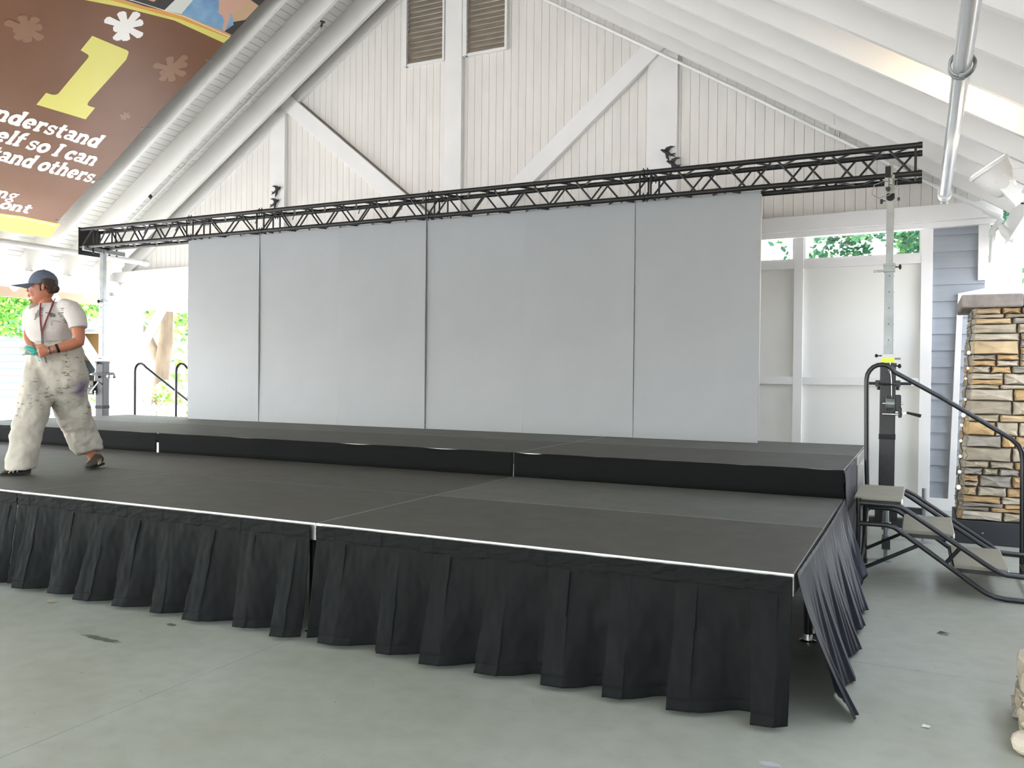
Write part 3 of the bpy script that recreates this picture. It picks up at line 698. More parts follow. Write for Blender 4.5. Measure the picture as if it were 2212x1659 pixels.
flat(star((2.504,4.114), [(2.371,4.259),(2.519,4.308),(2.632,4.219),(2.722,4.065),(2.611,3.957),(2.485,3.938),(2.399,4.034),(2.272,4.102)], .100), M_bl, 'brown_star', .005)
flat(star((4.325,4.354), [(4.188,4.52),(4.373,4.629),(4.468,4.524),(4.562,4.358),(4.476,4.188),(4.338,4.135),(4.26,4.224),(4.087,4.319)], .100), M_bl, 'brown_star', .005)
flat(star((4.289,3.402), [(4.242,3.47),(4.302,3.481),(4.345,3.44),(4.37,3.40),(4.33,3.34),(4.285,3.33),(4.25,3.36),(4.215,3.395)], .036), M_bl, 'brown_star', .005)
flat([[(.9,4.15),(2.0,4.52),(2.831,4.761),(3.244,4.88),(3.878,5.015),(4.671,5.032),(4.688,5.132),(3.949,5.067),(3.303,4.939),(3.06,4.894),(2.0,4.60),(.9,4.26)]], M_yel, 'yellow_stripe', .006)
flat([[(.9,4.26),(2.0,4.60),(3.06,4.894),(3.303,4.939),(3.949,5.067),(4.688,5.132),(4.67,5.182),(3.901,5.13),(3.348,4.988),(3.222,4.969),(2.0,4.68),(.9,4.34)]], M_org, 'orange_stripe', .007)
flat([[(1.6,4.55),(2.6,4.84),(3.3,5.012),(3.95,5.118),(4.682,5.150),(4.682,5.160),(3.95,5.128),(3.3,5.022),(2.6,4.85),(1.6,4.56)]], M_bw, 'white_line', .009)
# printed photograph of two blurry seated people along the top
top = [(.9,4.34),(2.0,4.68),(3.222,4.969),(3.348,4.988),(3.901,5.13),(4.67,5.182),(4.69,6.5),(.9,6.5)]
flat([top], mat('print_tan', (208, 172, 138), .4), 'printed_photo', .003)
for pp in ([[(3.199,4.975),(3.545,5.028),(3.766,5.104),(3.70,5.2),(3.676,5.9),(3.1,5.9)]], [[(4.561,5.367),(4.69,5.479),(4.685,5.190),(4.552,5.187)]], [[(3.95,5.45),(4.17,5.56),(4.25,5.9),(3.9,5.9)]], [[(4.45,5.75),(4.69,5.73),(4.69,6.3),(4.4,6.3)]]): flat(pp, mat('print_dark', (48, 44, 44), .4), 'printed_dark_clothes', .006)
flat([[(3.68,5.08),(3.894,5.138),(3.92,5.40),(3.70,5.30)]], mat('print_table', (222, 224, 216), .4), 'printed_table', .007)
flat([[(3.894,5.138),(3.888,5.373),(3.98,5.46),(4.171,5.536),(4.25,5.44),(4.339,5.42),(4.46,5.45),(4.592,5.33),(4.552,5.187),(4.225,5.155)]], mat('print_blue', (136, 178, 208), .4, c2=(110, 150, 196), vscale=6), 'printed_blue_shirt', .008)
flat([[(4.171,5.536),(4.242,5.443),(4.32,5.40),(4.40,5.409),(4.45,5.47),(4.50,5.60),(4.511,5.80),(4.25,5.85)], [(4.258,5.433),(4.33,5.47),(4.404,5.47),(4.47,5.40),(4.511,5.30),(4.56,5.192),(4.503,5.201),(4.45,5.31),(4.37,5.37),(4.28,5.385)]], mat('print_skin', (214, 168, 146), .4), 'printed_skin', .010)
flat([[(3.38,5.10),(3.50,5.12),(3.52,5.26),(3.36,5.26)]], mat('print_skin', (0, 0, 0)), 'printed_neck', .010)
gold = [(.9,.98),(2.2,1.10),(3.0,1.145),(3.5,1.14),(3.828,1.135),(4.13,1.157),(4.74,1.14),(4.765,.803),(4.018,.785),(.9,.72)]
flat([gold], M_bot, 'gold_band', .002)
flat([[(2.6,1.10),(3.5,1.10),(4.13,1.120),(4.74,1.10),(4.74,1.088),(4.13,1.108),(3.5,1.088),(2.6,1.088)]], M_bw, 'white_line', .006)
# slab lettering
def stroke(pts, w):
    out = []
    for i in range(len(pts)-1):
        a, b_ = Vector(pts[i]), Vector(pts[i+1]); d = (b_-a)
        if d.length < 1e-6: continue
        d.normalize(); n = Vector((-d.y, d.x))*w/2; e = d*w*.12
        out.append([tuple(a-e-n), tuple(b_+e-n), tuple(b_+e+n), tuple(a-e+n)])
    return out
def arc(cx, cy, rx, ry, a0, a1, n=14): return [(cx+rx*math.cos(R(a0+(a1-a0)*i/n)), cy+ry*math.sin(R(a0+(a1-a0)*i/n))) for i in range(n+1)]
T = .33; TS = .21
def G(c):
    P = []; ln = lambda *p, w=T: P.extend(stroke(list(p), w)); sl = lambda x0, x1, y: P.append([(x0, y-TS/2), (x1, y-TS/2), (x1, y+TS/2), (x0, y+TS/2)])
    lo, hi, asc = TS/2, 1-TS/2, 1.42
    if c == 'n': ln((.22,0),(.22,.95)); sl(0,.25,hi); sl(0,.46,lo); P.extend(stroke([(.22,.62)]+arc(.52,.60,.28,.30,150,0)+[(.80,0)],T*.92)); sl(.60,1.04,lo); adv = 1.08
    elif c == 'm': ln((.22,0),(.22,.95)); sl(0,.25,hi); sl(0,.42,lo); P.extend(stroke(arc(.46,.62,.23,.28,150,0)+[(.69,0)],T*.85)); P.extend(stroke(arc(.94,.62,.23,.28,150,0)+[(1.17,0)],T*.85)); sl(.52,.86,lo); sl(1.0,1.4,lo); adv = 1.44
    elif c == 'u': ln((.22,.95),(.22,.40)); sl(0,.25,hi); P.extend(stroke([(.22,.42)]+arc(.48,.40,.26,.28,180,330),T*.92)); ln((.80,.95),(.80,0)); sl(.58,.82,hi); sl(.8,1.04,lo); adv = 1.08
    elif c == 'd': P.extend(stroke(arc(.45,.5,.30,.38,0,360,22),T)); ln((.80,0),(.80,asc)); sl(.55,.82,asc-TS/2); sl(.80,1.04,lo); adv = 1.08
    elif c == 'e': P.extend(stroke(arc(.47,.5,.31,.38,-48,-360,22),T)); ln((.20,.49),(.80,.49),w=.17); adv = .98
    elif c == 'r': ln((.24,0),(.24,.95)); sl(.02,.27,hi); sl(.02,.52,lo); P.extend(stroke(arc(.55,.58,.26,.30,165,70),T*.95)); ln((.66,.68),(.66,.93),w=.2); adv = .82
    elif c == 's': P.extend(stroke(arc(.40,.70,.24,.19,20,250,12)+arc(.42,.28,.26,.20,95,-160,12),.22)); ln((.68,.64),(.68,.95),w=.12); ln((.10,.04),(.10,.36),w=.12); adv = .84
    elif c == 't': ln((.30,1.28),(.30,.34)); sl(.02,.70,hi); P.extend(stroke([(.30,.36)]+arc(.52,.34,.22,.24,180,300),T*.9)); adv = .76
    elif c == 'a': P.extend(stroke([(.16,.82)]+arc(.42,.66,.27,.24,120,0)+[(.69,.10)],T)); P.extend(stroke(arc(.40,.30,.25,.19,0,360,18),.22)); sl(.66,.96,lo); adv = .98
    elif c == 'l': ln((.26,0),(.26,asc)); sl(.02,.28,asc-TS/2); sl(.02,.52,lo); adv = .55
    elif c == 'f': P.extend(stroke([(.27,0),(.27,1.10)]+arc(.50,1.10,.23,.24,180,75),T)); sl(.03,.66,hi); sl(.03,.55,lo); adv = .66
    elif c == 'o': P.extend(stroke(arc(.49,.5,.34,.38,0,360,24),T)); adv = .99
    elif c == 'I': ln((.32,0),(.32,1.36)); sl(.04,.60,lo); sl(.04,.60,1.36-TS/2); adv = .66
    elif c == 'c': P.extend(stroke(arc(.47,.5,.31,.38,40,320,18),T)); ln((.72,.64),(.72,.95),w=.15); adv = .86
    elif c == 'h': ln((.22,0),(.22,asc)); sl(0,.25,asc-TS/2); sl(0,.46,lo); P.extend(stroke([(.22,.62)]+arc(.52,.60,.28,.30,150,0)+[(.80,0)],T*.92)); sl(.60,1.04,lo); adv = 1.08
    elif c == 'y': ln((.18,.95),(.50,.1)); ln((.82,.95),(.38,-.35)); sl(0,.38,hi); sl(.62,1.0,hi); adv = 1.0
    elif c == 'g': P.extend(stroke(arc(.42,.64,.26,.26,0,360,18),.22)); P.extend(stroke(arc(.42,-.16,.32,.20,0,360,18),.19)); ln((.30,.36),(.55,.14),w=.2); ln((.60,.86),(.86,.92),w=.18); adv = .92
    elif c == '.': P.append([(.06,0),(.32,0),(.32,.26),(.06,.26)]); adv = .34
    else: adv = .40
    return P, adv
def text(s_, right, base, xh, name, hs=1.0):
    tot = sum(G(c)[1] for c in s_); k = xh; xx = right - tot*k*hs
    for c in s_:
        g_, adv = G(c)
        if g_: flat([[(xx+px_*k*hs, base+py_*k) for px_, py_ in p] for p in g_], M_bw, 'letter', .008)
        xx += adv*k*hs
text('understand', 4.30, 2.735, .176, 'lettering', .95)
text('myself so I can', 4.46, 2.405, .176, 'lettering', .92)
text('understand others.', 4.67, 2.09, .176, 'lettering', .86)
text('ng', 3.87, 1.44, .135, 'lettering', 1.05)
text('ont', 4.18, 1.235, .135, 'lettering', 1.15)
b = MB()
for q in (1.2, 2.15, 3.3, 4.7):
    y = bedge(q); b.tube([BP(y-.02, q), BP(y+.10, q+.05, -.02)], .004, 6); b.ball(BP(y-.03, q, .004), .012)
b.build('grommet_tie', M_galv, t)

# ================================================================ PIPES, LIGHTS, BIRDS
M_pipe = mat('painted_pipe', (226, 226, 222), .35, var=.03)
def pipe(name, label, cat, pts, r, extra=None, m=M_pipe):
    t = thing(name, label, cat, pts[0]); b = MB(); b.tube(pts, r, 14); b.build('pipe', m, t, smooth=True)
    return t
t = pipe('sprinkler_pipe', 'thin white sprinkler pipe running down under the right roof slope', 'pipe', [(-5.2, 6.4, 7.05), (-3.94, 6.4, 6.245), (-1.5, 6.4, 4.76), (1.10, 6.4, 3.125)], .020)
b = MB(); b.tube([(1.02, 6.4, 3.175), (1.17, 6.4, 3.085)], .034, 14); b.tube([(1.13, 6.4, 3.10), (1.175, 6.4, 3.06), (1.10, 6.4, 2.95), (1.10, 6.4, 2.90)], .034, 14); b.tube([(1.10, 6.4, 2.95), (1.10, 6.4, 2.66)], .026, 12); b.tube([(1.10, 6.4, 2.70), (1.10, 6.4, 2.62)], .032, 12)
b.build('elbow_fitting', M_pipe, t, smooth=True); b = MB(); b.tube([(.56, 6.4, 3.465), (.62, 6.4, 3.43)], .028, 12); b.build('coupling', M_pipe, t, smooth=True)
b = MB()
b.cyl((-.40, 6.4, 4.085), (-.39, 6.38, 4.15), .012); b.cyl((-.395, 6.38, 4.14), (-.38, 6.36, 4.21), .018); b.cyl((-.38, 6.36, 4.205), (-.378, 6.36, 4.215), .034); b.build('sprinkler_head', M_galv, t)
b = MB()
for x in (-3.75, -.52): b.tube([(x, 6.4, 6.13-.61*(x+3.75)), (x+.06, 6.25, 6.40-.61*(x+3.75)), (x+.1, 6.1, zr(x+.1))], .007, 6)
b.build('hanger', M_pipe, t)
t = pipe('sprinkler_pipe', 'thin white sprinkler pipe tucked between the left roof rafters', 'pipe', [(-7.29, 6.0, 6.305), (-8.13, 6.0, 5.76), (-11.21, 6.0, 3.77)], .019)
for q in (0., .33, 1.): x = -7.29-(3.9)*q; b = MB(); b.tube([(x+.03, 6, zl(x+.03)+.25), (x-.07, 6, zl(x-.07)+.25)], .027, 12); b.build('coupling', M_pipe, t, smooth=True)
b = MB(); b.cyl((-7.27, 6, 6.30), (-7.22, 5.98, 6.37), .014); b.cyl((-7.22, 5.98, 6.37), (-7.21, 5.975, 6.39), .035); b.cyl((-10.6, 6, 4.17), (-10.72, 5.95, 4.33), .03); b.cyl((-10.72, 5.95, 4.33), (-10.725, 5.945, 4.34), .034); b.build('sprinkler_head', mat('sprinkler_dark', (70, 66, 62), .5), t)
t = pipe('roof_pipe', 'white pipe crossing the near rafters at the upper right', 'pipe', [(-1.6, 2.3, 5.02), (.30, 2.3, 3.81), (.645, 2.3, 3.59)], .022)
# horizontal tubes along the eaves
t = thing('eave_tube', 'thick white tube with a clamp ring running to the upper right corner', 'pipe', (.625, 5.0, 3.07))
b = MB(); b.tube([(.625, 5.0, 3.085), (.63, 2.6, 3.09), (.63, -2.0, 3.09)], .046, 24); b.build('tube', mat('tube_gloss', (205, 206, 208), .22, metal=.35), t, smooth=True)
b = MB(); b.tube([(.626, 5.02, 3.085), (.626, 4.88, 3.085)], .058, 24); b.cyl((.60, 5.0, 3.02), (.60, 5.06, 3.02), .008); b.cyl((.65, 5.0, 3.02), (.65, 5.06, 3.02), .008); b.build('end_cap', M_pipe, t, smooth=True)
b = MB()
for k in range(2):
    c0 = Vector((.63, 1.55-.05*k, 3.09)); b.tube([c0+Vector((.062*math.cos(a*math.pi/10), .012*math.sin(a*.6), .062*math.sin(a*math.pi/10))) for a in range(20)], .007, 6, closed=True)
b.box(.615, .645, 1.50, 1.56, 3.02, 3.04); b.build('clamp_ring', M_galv, t, smooth=True)
t = thing('eave_tube', 'long white capped tube under the left eave behind the lifting tower', 'pipe', (-10.73, 6.0, 3.15))
b = MB(); b.tube([(-10.73, 6.0, 3.15), (-10.73, -2.0, 3.15)], .042, 20); b.build('tube', M_pipe, t, smooth=True)
b = MB(); b.tube([(-10.73, 6.03, 3.15), (-10.73, 5.93, 3.15)], .050, 20); b.tube([(-10.73, 4.9, 3.15), (-10.73, 4.8, 3.15)], .047, 20); b.build('end_cap', M_pipe, t, smooth=True)

# flood light on its bracket, aimed up at the rafters
M_flood = mat('white_plastic', (236, 235, 232), .35)
t = thing('flood_light', 'white floodlight on an arm at the right edge, aimed up', 'lamp', (1.2, 3.0, 2.8))
ax = Vector((-.55, -.12, .83)).normalized(); cfl = Vector((.885, 3.0, 2.80)); sd = Vector((.83, .0, .55)).normalized(); dp = ax.cross(sd).normalized()
b = MB(); b.loft([(cfl-ax*.15, sd*.05, dp*.05), (cfl-ax*.13, sd*.075, dp*.075), (cfl-ax*.04, sd*.105, dp*.10), (cfl+ax*.05, sd*.125, dp*.12)], 28); hs = b.build('housing', M_flood, t, smooth=True)
b = MB(); b.loft([(cfl+ax*.05, sd*.135, dp*.13), (cfl+ax*.075, sd*.135, dp*.13)], 28); b.build('rim', M_flood, hs, smooth=True)
for s_ in (-.6, .1, .75):
    pass
b = MB(); b.loft([(cfl+ax*.073, sd*.118, dp*.114), (cfl+ax*.079, sd*.118, dp*.114)], 28); b.build('lens', mat('lit_lens', (255, 244, 214), .3, emit=5), hs)
b = MB()
for a in range(10):
    an = a*math.pi*2/10; p = cfl + sd*.10*math.cos(an) + dp*.097*math.sin(an); b.bar(p-ax*.05, p+ax*.045, .012, .012)
b.build('cooling_rib', M_flood, hs)
b = MB(); b.obox((1.18, 3.0, 2.795), (.27, 0, .0), (0, .05, 0), (0, 0, .030)); b.obox((.90, 2.94, 2.75), (.04, 0, .03), (0, .006, 0), (-.015, 0, .02)); b.build('bracket_arm', M_flood, t, bevel=.006)
b = MB(); dd = Vector((.62, 0, -.78)); nn = Vector((.78, 0, .62)); c0 = Vector((.985, 2.98, 2.665))
b.obox(c0, dd*.085, (0, .045, 0), nn*.04)
for k in range(4): b.obox(c0+dd*(-.062+.042*k)+nn*.04, dd*.012, (0, .05, 0), nn*.006)
b.build('driver_box', M_flood, t, bevel=.004)
b = MB(); b.tube([c0+dd*.09, c0+dd*.10+Vector((.04, 0, 0)), c0+Vector((.12, 0, 0)), c0+Vector((.14, 0, .06))], .006, 8); b.build('cable', M_rubber, t)
lamp = bpy.data.lights.new('flood', 'SPOT'); lamp.energy = 8.5; lamp.color = (1.0, .72, .42); lamp.spot_size = R(150); lamp.spot_blend = .6; lamp.shadow_soft_size = .04
lo = bpy.data.objects.new('flood', lamp); col.objects.link(lo); lo.location = (.72, 3.13, 3.50); lo.rotation_euler = Vector((-.25, 1, -.08)).to_track_quat('-Z', 'Y').to_euler()
# horn speaker by the corner
t = thing('horn_speaker', 'small white horn speaker tucked under the eave at the right corner', 'speaker', (1.33, 6.2, 3.0))
b = MB(); pts = [Vector((1.30+.16*math.cos(a), 6.05, 3.02+.20*math.sin(a))) for a in [R(200+12*k) for k in range(6)]]
b.tube(pts, [.03, .035, .045, .05, .055, .06], 14); b.build('horn', M_flood, t, smooth=True)
b = MB(); b.box(1.32, 1.42, 6.05, 6.15, 3.02, 3.16); b.cyl((1.37, 6.0, 3.02), (1.37, 6.1, 3.02), .05, 20); b.build('mount', M_flood, t, bevel=.004)

# swallow ornaments
M_bird = mat('bird_black', (30, 30, 32), .55, var=.2, vscale=40)
def bird(label, x, z, d, sc=1.):
    t = thing('swallow_ornament', label, 'ornament', (x, 6.53, z), 'black swallow ornaments'); y = 6.53
    V = lambda a, c, h=0.: (x+d*a*sc, y+h, z+c*sc)
    b = MB(); b.loft([(V(.105, .035), (.002, 0, 0), (0, .002, 0)), (V(.085, .030), (0, 0, .016*sc), (0, .013, 0)), (V(.05, .012), (0, 0, .024*sc), (0, .018, 0)), (V(0, -.02), (0, 0, .026*sc), (0, .018, 0)), (V(-.05, -.05), (0, 0, .012*sc), (0, .008, 0))], 12); b.build('body', M_bird, t, smooth=True)
    b = MB(); b.prism([V(.06, .02), V(.03, .06), V(-.03, .075), V(-.09, .062), V(-.03, .045), V(-.0, .0)], (0, .006, 0)); b.build('wing', M_bird, t)
    b = MB(); b.prism([V(.04, -.02), V(.0, -.035), V(-.02, -.13), V(.03, -.075)], (0, .006, 0)); b.build('wing', M_bird, t)
    b = MB(); b.prism([V(-.03, -.03), V(-.10, -.022), V(-.07, -.045), V(-.10, -.075), V(-.045, -.06)], (0, .006, 0)); b.build('forked_tail', M_bird, t)
bird('upper black swallow ornament on the right gable post', -2.36, 4.165, -1, .95)
bird('lower black swallow ornament on the right gable post, just above the truss', -2.285, 4.02, -1, .95)
bird('upper black swallow ornament on the left gable post', -8.535, 4.24, 1, .95)
bird('lower black swallow ornament on the left gable post, just above the truss', -8.565, 4.045, 1, .95)

# ================================================================ STONE PIERS
def stone_pier(label, x0b, x0t, x1, yf, yb, z0, z1, seed, cap=True):
    rg = random.Random(seed); t = thing('stone_pier', label, 'pier', ((x0b+x1)/2, yf, 0))
    ms = [mat('stone_%d' % i, c, .85, var=.16, vscale=9, bump=.5, bscale=14) for i, c in enumerate([(178, 168, 146), (160, 150, 132), (190, 160, 116), (150, 144, 134), (186, 176, 158), (190, 168, 132)])]
    b = MB(); b.prism([(x0b+.03, yf+.03, z0), (x1, yf+.03, z0), (x1, yf+.03, z1), (x0t+.03, yf+.03, z1)], (0, yb-yf-.03, 0)); core = b.build('mortar_core', mat('mortar', (70, 62, 52), .95), t)
    b = MB()
    def block(p0, p1, p2, p3, n, th):
        # quad on a face with irregular bulge
        pts = [Vector(p) for p in (p0, p1, p2, p3)]; c = sum(pts, Vector())/4; ring0 = pts; ring1 = []; N = 3
        per = []
        for i in range(4):
            a, d = pts[i], pts[(i+1) % 4]
            for k in range(N): per.append(a.lerp(d, k/N))
        out = [(p + (c-p).normalized()*rg.uniform(.002, .012)) for p in per]
        top_ = [(p + (c-p).normalized()*rg.uniform(.006, .018)) + n*(th+rg.uniform(-.012, .012)) for p in out]
        k = len(per); base = len(b.v); b.v += out + top_ + [c + n*(th+rg.uniform(.0, .012))]
        for i in range(k):
            b.f.append([base+i, base+(i+1) % k, base+k+(i+1) % k, base+k+i]); b.m.append(b.cur)
            b.f.append([base+k+i, base+k+(i+1) % k, base+2*k]); b.m.append(b.cur)
    z = z0+.005
    while z < z1-.01:
        h = min(rg.choice([.035, .05, .06, .08, .10, .12]), z1-z)
        if z1-z-h < .03: h = z1-z
        xl = lambda zz: x0b+(x0t-x0b)*(zz-z0)/(z1-z0)
        x = xl(z)
        while x < x1-.01:
            w_ = rg.uniform(.09, .36); xe_ = x+w_ if x+w_ < x1-.08 else x1
            b.cur = rg.choice([0, 0, 1, 2, 2, 3, 4, 4, 5])
            fx = lambda xx, zz: xx + (xl(zz)-xl(z))*(1 if xx < x0b+.3 else 0)
            if h > .09 and rg.random() < .4 and w_ < .3:
                hm = h*rg.uniform(.4, .6); block((x, yf+.02, z), (xe_, yf+.02, z), (xe_, yf+.02, z+hm), (fx(x, z+hm), yf+.02, z+hm), Vector((0, -1, 0)), rg.uniform(.02, .04)); b.cur = rg.choice([0, 1, 2, 3, 4])
                block((fx(x, z+hm), yf+.02, z+hm), (xe_, yf+.02, z+hm), (fx(xe_, z+h), yf+.02, z+h), (fx(x, z+h), yf+.02, z+h), Vector((0, -1, 0)), rg.uniform(.02, .04))
            else: block((x, yf+.02, z), (xe_, yf+.02, z), (fx(xe_, z+h), yf+.02, z+h), (fx(x, z+h), yf+.02, z+h), Vector((0, -1, 0)), rg.uniform(.02, .045))
            x = xe_
        y = yb
        while y > yf+.01:
            w_ = rg.uniform(.12, .34); ye = y-w_ if y-w_ > yf+.08 else yf
            b.cur = rg.choice([0, 1, 2, 3, 4]); block((xl(z)+.02, y, z), (xl(z)+.02, ye, z), (xl(z+h)+.02, ye, z+h), (xl(z+h)+.02, y, z+h), Vector((-1, 0, 0)), rg.uniform(.02, .04)); y = ye
        z += h
    b.build('stone_veneer', ms, t)
    if cap:
        b = MB(); xs_ = [x0t-.11, x0t+.36, x0t+.85, x1+.1]
        for i in range(3):
            b.obox(((xs_[i]+xs_[i+1])/2, (yf+yb)/2, z1+.055), ((xs_[i+1]-xs_[i])/2-.004, 0, 0), (0, (yb-yf)/2+.08, 0), (0, 0, .055))
        b.build('cap_stone', mat('cap_grey', (140, 132, 126), .85, var=.2, vscale=12, bump=.4, bscale=16), t, bevel=.014)
    return t
t = stone_pier('tall tapered ledgestone pier with a grey cap at the right', .775, .865, 2.2, 4.68, 5.5, .20, 2.03, 11)
b = MB(); b.box(.74, 2.2, 4.66, 5.5, 0, .20); b.build('plinth', mat('dark_plinth', (44, 46, 50), .6), t, bevel=.006)
b = MB()
for x in (.95, 1.25): b.cyl((x, 4.655, .10), (x, 4.662, .10), .008)
b.build('screw', M_galv, t)
t = stone_pier('low broken stone pier base at the bottom right edge', .835, .85, 1.25, .14, .6, .0, .27, 23, cap=False)
b = MB(); b.ball((.825, .10, .045), .05, .05, .045, 9, 6); b.build('fallen_stone', mat('stone_4', (0, 0, 0)), t)
# glowing beads on a wire, standing in for sunlit gaps along the pier edge
t = thing('sunlit_gap_dots', 'tiny glowing white dots standing in for sunlit gaps down the edge of the tall stone pier', 'sunlit gaps', (.76, 4.64, .2))
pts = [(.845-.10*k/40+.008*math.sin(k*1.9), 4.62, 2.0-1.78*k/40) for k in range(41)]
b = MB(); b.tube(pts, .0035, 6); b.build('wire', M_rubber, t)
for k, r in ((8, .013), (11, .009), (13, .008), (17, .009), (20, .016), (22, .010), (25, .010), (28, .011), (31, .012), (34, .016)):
    b = MB(); p = pts[k]; b.ball((p[0]-.008, p[1]-.01, p[2]), r, r, r*1.2, 10, 7); b.build('gap_dot', mat('gap_glow_white', (255, 250, 240), .3, emit=1.2), t, smooth=True)

# ================================================================ FLOOR LITTER
def leafy(name, label, cat, x, y, pts, m, h=.012):
    b = MB(); P = [Vector((x+px_, y+py_, .002 + h*abs(math.sin(i*1.7)))) for i, (px_, py_) in enumerate(pts)]; c = sum(P, Vector())/len(P)+Vector((0, 0, h*.6)); n = len(P)
    b.add(P+[c], [(i, (i+1) % n, n) for i in range(n)]); o = b.build(name, m); tag(o, label, cat); return o
leafy('dry_leaf', 'small curled tan leaf on the floor at the lower left', 'leaf', -4.277, -.216, [(-.03, 0), (-.015, .02), (.01, .015), (.035, .025), (.03, -.005), (.01, -.02), (-.01, -.012)], mat('dry_leaf', (176, 158, 132), .8))
leafy('paper_scrap', 'tiny white paper scrap on the floor at the lower right', 'paper', .491, .213, [(-.018, -.012), (.012, -.018), (.018, .01), (-.01, .016)], mat('paper', (225, 224, 218), .8), .003)
leafy('dry_leaf', 'dark dry leaf on the floor before the portable steps', 'leaf', .58, 1.64, [(-.03, 0), (-.01, .015), (.03, .01), (.035, -.01), (0, -.012)], mat('dark_leaf', (84, 80, 62), .8))
def stain(name, label, x, y, rx, ry, m, seed):
    rg = random.Random(seed); b = MB(); n = 22
    b.poly([(x+rx*math.cos(2*math.pi*i/n)*rg.uniform(.6, 1.1), y+ry*math.sin(2*math.pi*i/n)*rg.uniform(.6, 1.1), .0015) for i in range(n)]); o = b.build(name, m); tag(o, label, 'stain')
stain('floor_stain', 'dark green smear on the floor left of the front skirt split', -3.40, -.55, .16, .03, mat('stain_dark', (92, 98, 84), .6, var=.2, vscale=20), 1)
stain('floor_stain', 'small dark blot on the floor by the left pleats', -3.28, -.20, .04, .02, mat('stain_dark', (0, 0, 0)), 2)
stain('floor_stain', 'pale scuffed patch on the floor at the bottom right', -.02, -.42, .045, .022, mat('stain_pale', (182, 188, 188), .5), 3)
# ================================================================ OUTDOORS
M_leaf = [mat('leaf_%d' % i, c, .55, trans=.35) for i, c in enumerate([(132, 178, 74), (100, 156, 62), (168, 200, 92), (66, 118, 58)])]
M_leafd = [mat('leafd_%d' % i, c, .55, trans=.35) for i, c in enumerate([(70, 118, 78), (52, 96, 70), (104, 150, 84), (44, 80, 62)])]
M_leafp = [mat('leafp_%d' % i, c, .6, trans=.35) for i, c in enumerate([(206, 216, 150), (232, 236, 204), (150, 178, 84), (110, 150, 66)])]
M_bark = mat('bark', (112, 96, 80), .9, var=.3, vscale=5, bump=.8, bscale=9, stretch=(1, 1, .25))
def leaves(parent, blobs, n, size, seed, ms, name='foliage'):
    rg = random.Random(seed); b = MB(); tot = sum(r[3]*r[4]*r[5] for r in blobs)
    for (x, y, z, rx, ry, rz_) in blobs:
        k = int(n*rx*ry*rz_/tot)
        for _ in range(k):
            while True:
                p = Vector((rg.uniform(-1, 1), rg.uniform(-1, 1), rg.uniform(-1, 1)))
                if .25 < p.length < 1: break
            q = Vector((x+p.x*rx, y+p.y*ry, z+p.z*rz_)); cl = mnoise.noise(q*1.6)
            if cl < (-.12 if ms is M_leafd else -.02): continue
            s = size*rg.uniform(.6, 1.3); u = Vector((rg.uniform(-1, 1), rg.uniform(-1, 1), rg.uniform(-.6, .6))).normalized(); v = u.cross(Vector((rg.uniform(-1, 1), rg.uniform(-1, 1), rg.uniform(-1, 1)))).normalized()
            b.cur = rg.choice([0, 0, 1, 1, 2, 3])
            b.add([q-u*s, q-u*s*.3+v*s*.6, q+u*s*.55+v*s*.45, q+u*s, q+u*s*.55-v*s*.45, q-u*s*.3-v*s*.6], [(0, 1, 2, 3, 4, 5)])
    return b.build(name, ms, parent)
def tree(label, x, y, trunk, blobs, n, size, seed, ms=None, name='tree'):
    t = thing(name, label, 'tree', (x, y, -.2), 'trees around the pavilion')
    if trunk:
        b = MB()
        for pts, rr in trunk: b.tube(pts, rr, 12)
        b.build('trunk', M_bark, t, smooth=True)
    leaves(t, blobs, n, size, seed, ms or M_leaf); return t
tree('shade tree with a thick forked trunk seen right of the white column', -17.15, 12, [
    ([(-17.2, 12, -.2), (-17.2, 12, .6), (-17.12, 12, 1.5), (-17.0, 12, 2.2), (-16.95, 12, 3.2), (-16.8, 12.2, 5)], [.27, .22, .19, .18, .15, .10]),
    ([(-17.12, 12, 1.55), (-17.6, 12, 2.3), (-18.3, 12.1, 2.9), (-19.2, 12.3, 3.5)], [.13, .10, .085, .07]),
    ([(-16.95, 12, 2.9), (-16.5, 12, 3.4), (-15.9, 11.8, 3.8)], [.09, .07, .05])],
    [(-17, 12.3, 5.3, 3.6, 2.4, 1.6), (-18.2, 12.6, 3.7, 1.3, .9, .6), (-16.4, 12.6, 3.4, 1.2, .8, .6), (-19.5, 12.4, 3.5, 1.3, 1.2, .9), (-17.4, 13.4, 2.9, 1.6, .6, .6)], 19000, .075, 3)
tree('leafy tree with hanging branches left of the lifting tower', -19.5, 9.2, [([(-22.9, 9.6, -.2), (-22.8, 9.6, 2), (-21.6, 9.4, 4.5)], [.25, .22, .15])],
    [(-19.5, 9.2, 3.5, 2.6, 1.2, .9), (-18.2, 9.0, 2.7, 1.3, .8, .55), (-20.4, 9.2, 2.5, .8, .7, .6), (-17.4, 9.3, 3.0, .8, .8, .55), (-16.0, 9.4, 3.2, 1.2, .8, .6), (-17.1, 9.4, 1.75, .35, .4, .35)], 17000, .065, 5)
tree('far green tree filling the gap behind the white column', -26, 20, None, [(-26, 20, 4.5, 6, 2, 2.4), (-33, 19, 5, 5, 2, 3), (-20, 21, 4.6, 4.5, 2, 2.5), (-22, 20, 2.2, 5, 1.2, 2.4)], 9000, .15, 6)
tree('dark green tree behind the right transom window', .2, 11.5, None, [(.2, 11.5, 3.9, 2.2, 1.0, 1.2)], 12000, .06, 8, M_leafd)
tree('light green tree behind the left transom window', -3.4, 11.0, None, [(-3.4, 11.2, 3.8, 1.3, 1.0, 1.2)], 9000, .06, 9, M_leafd)
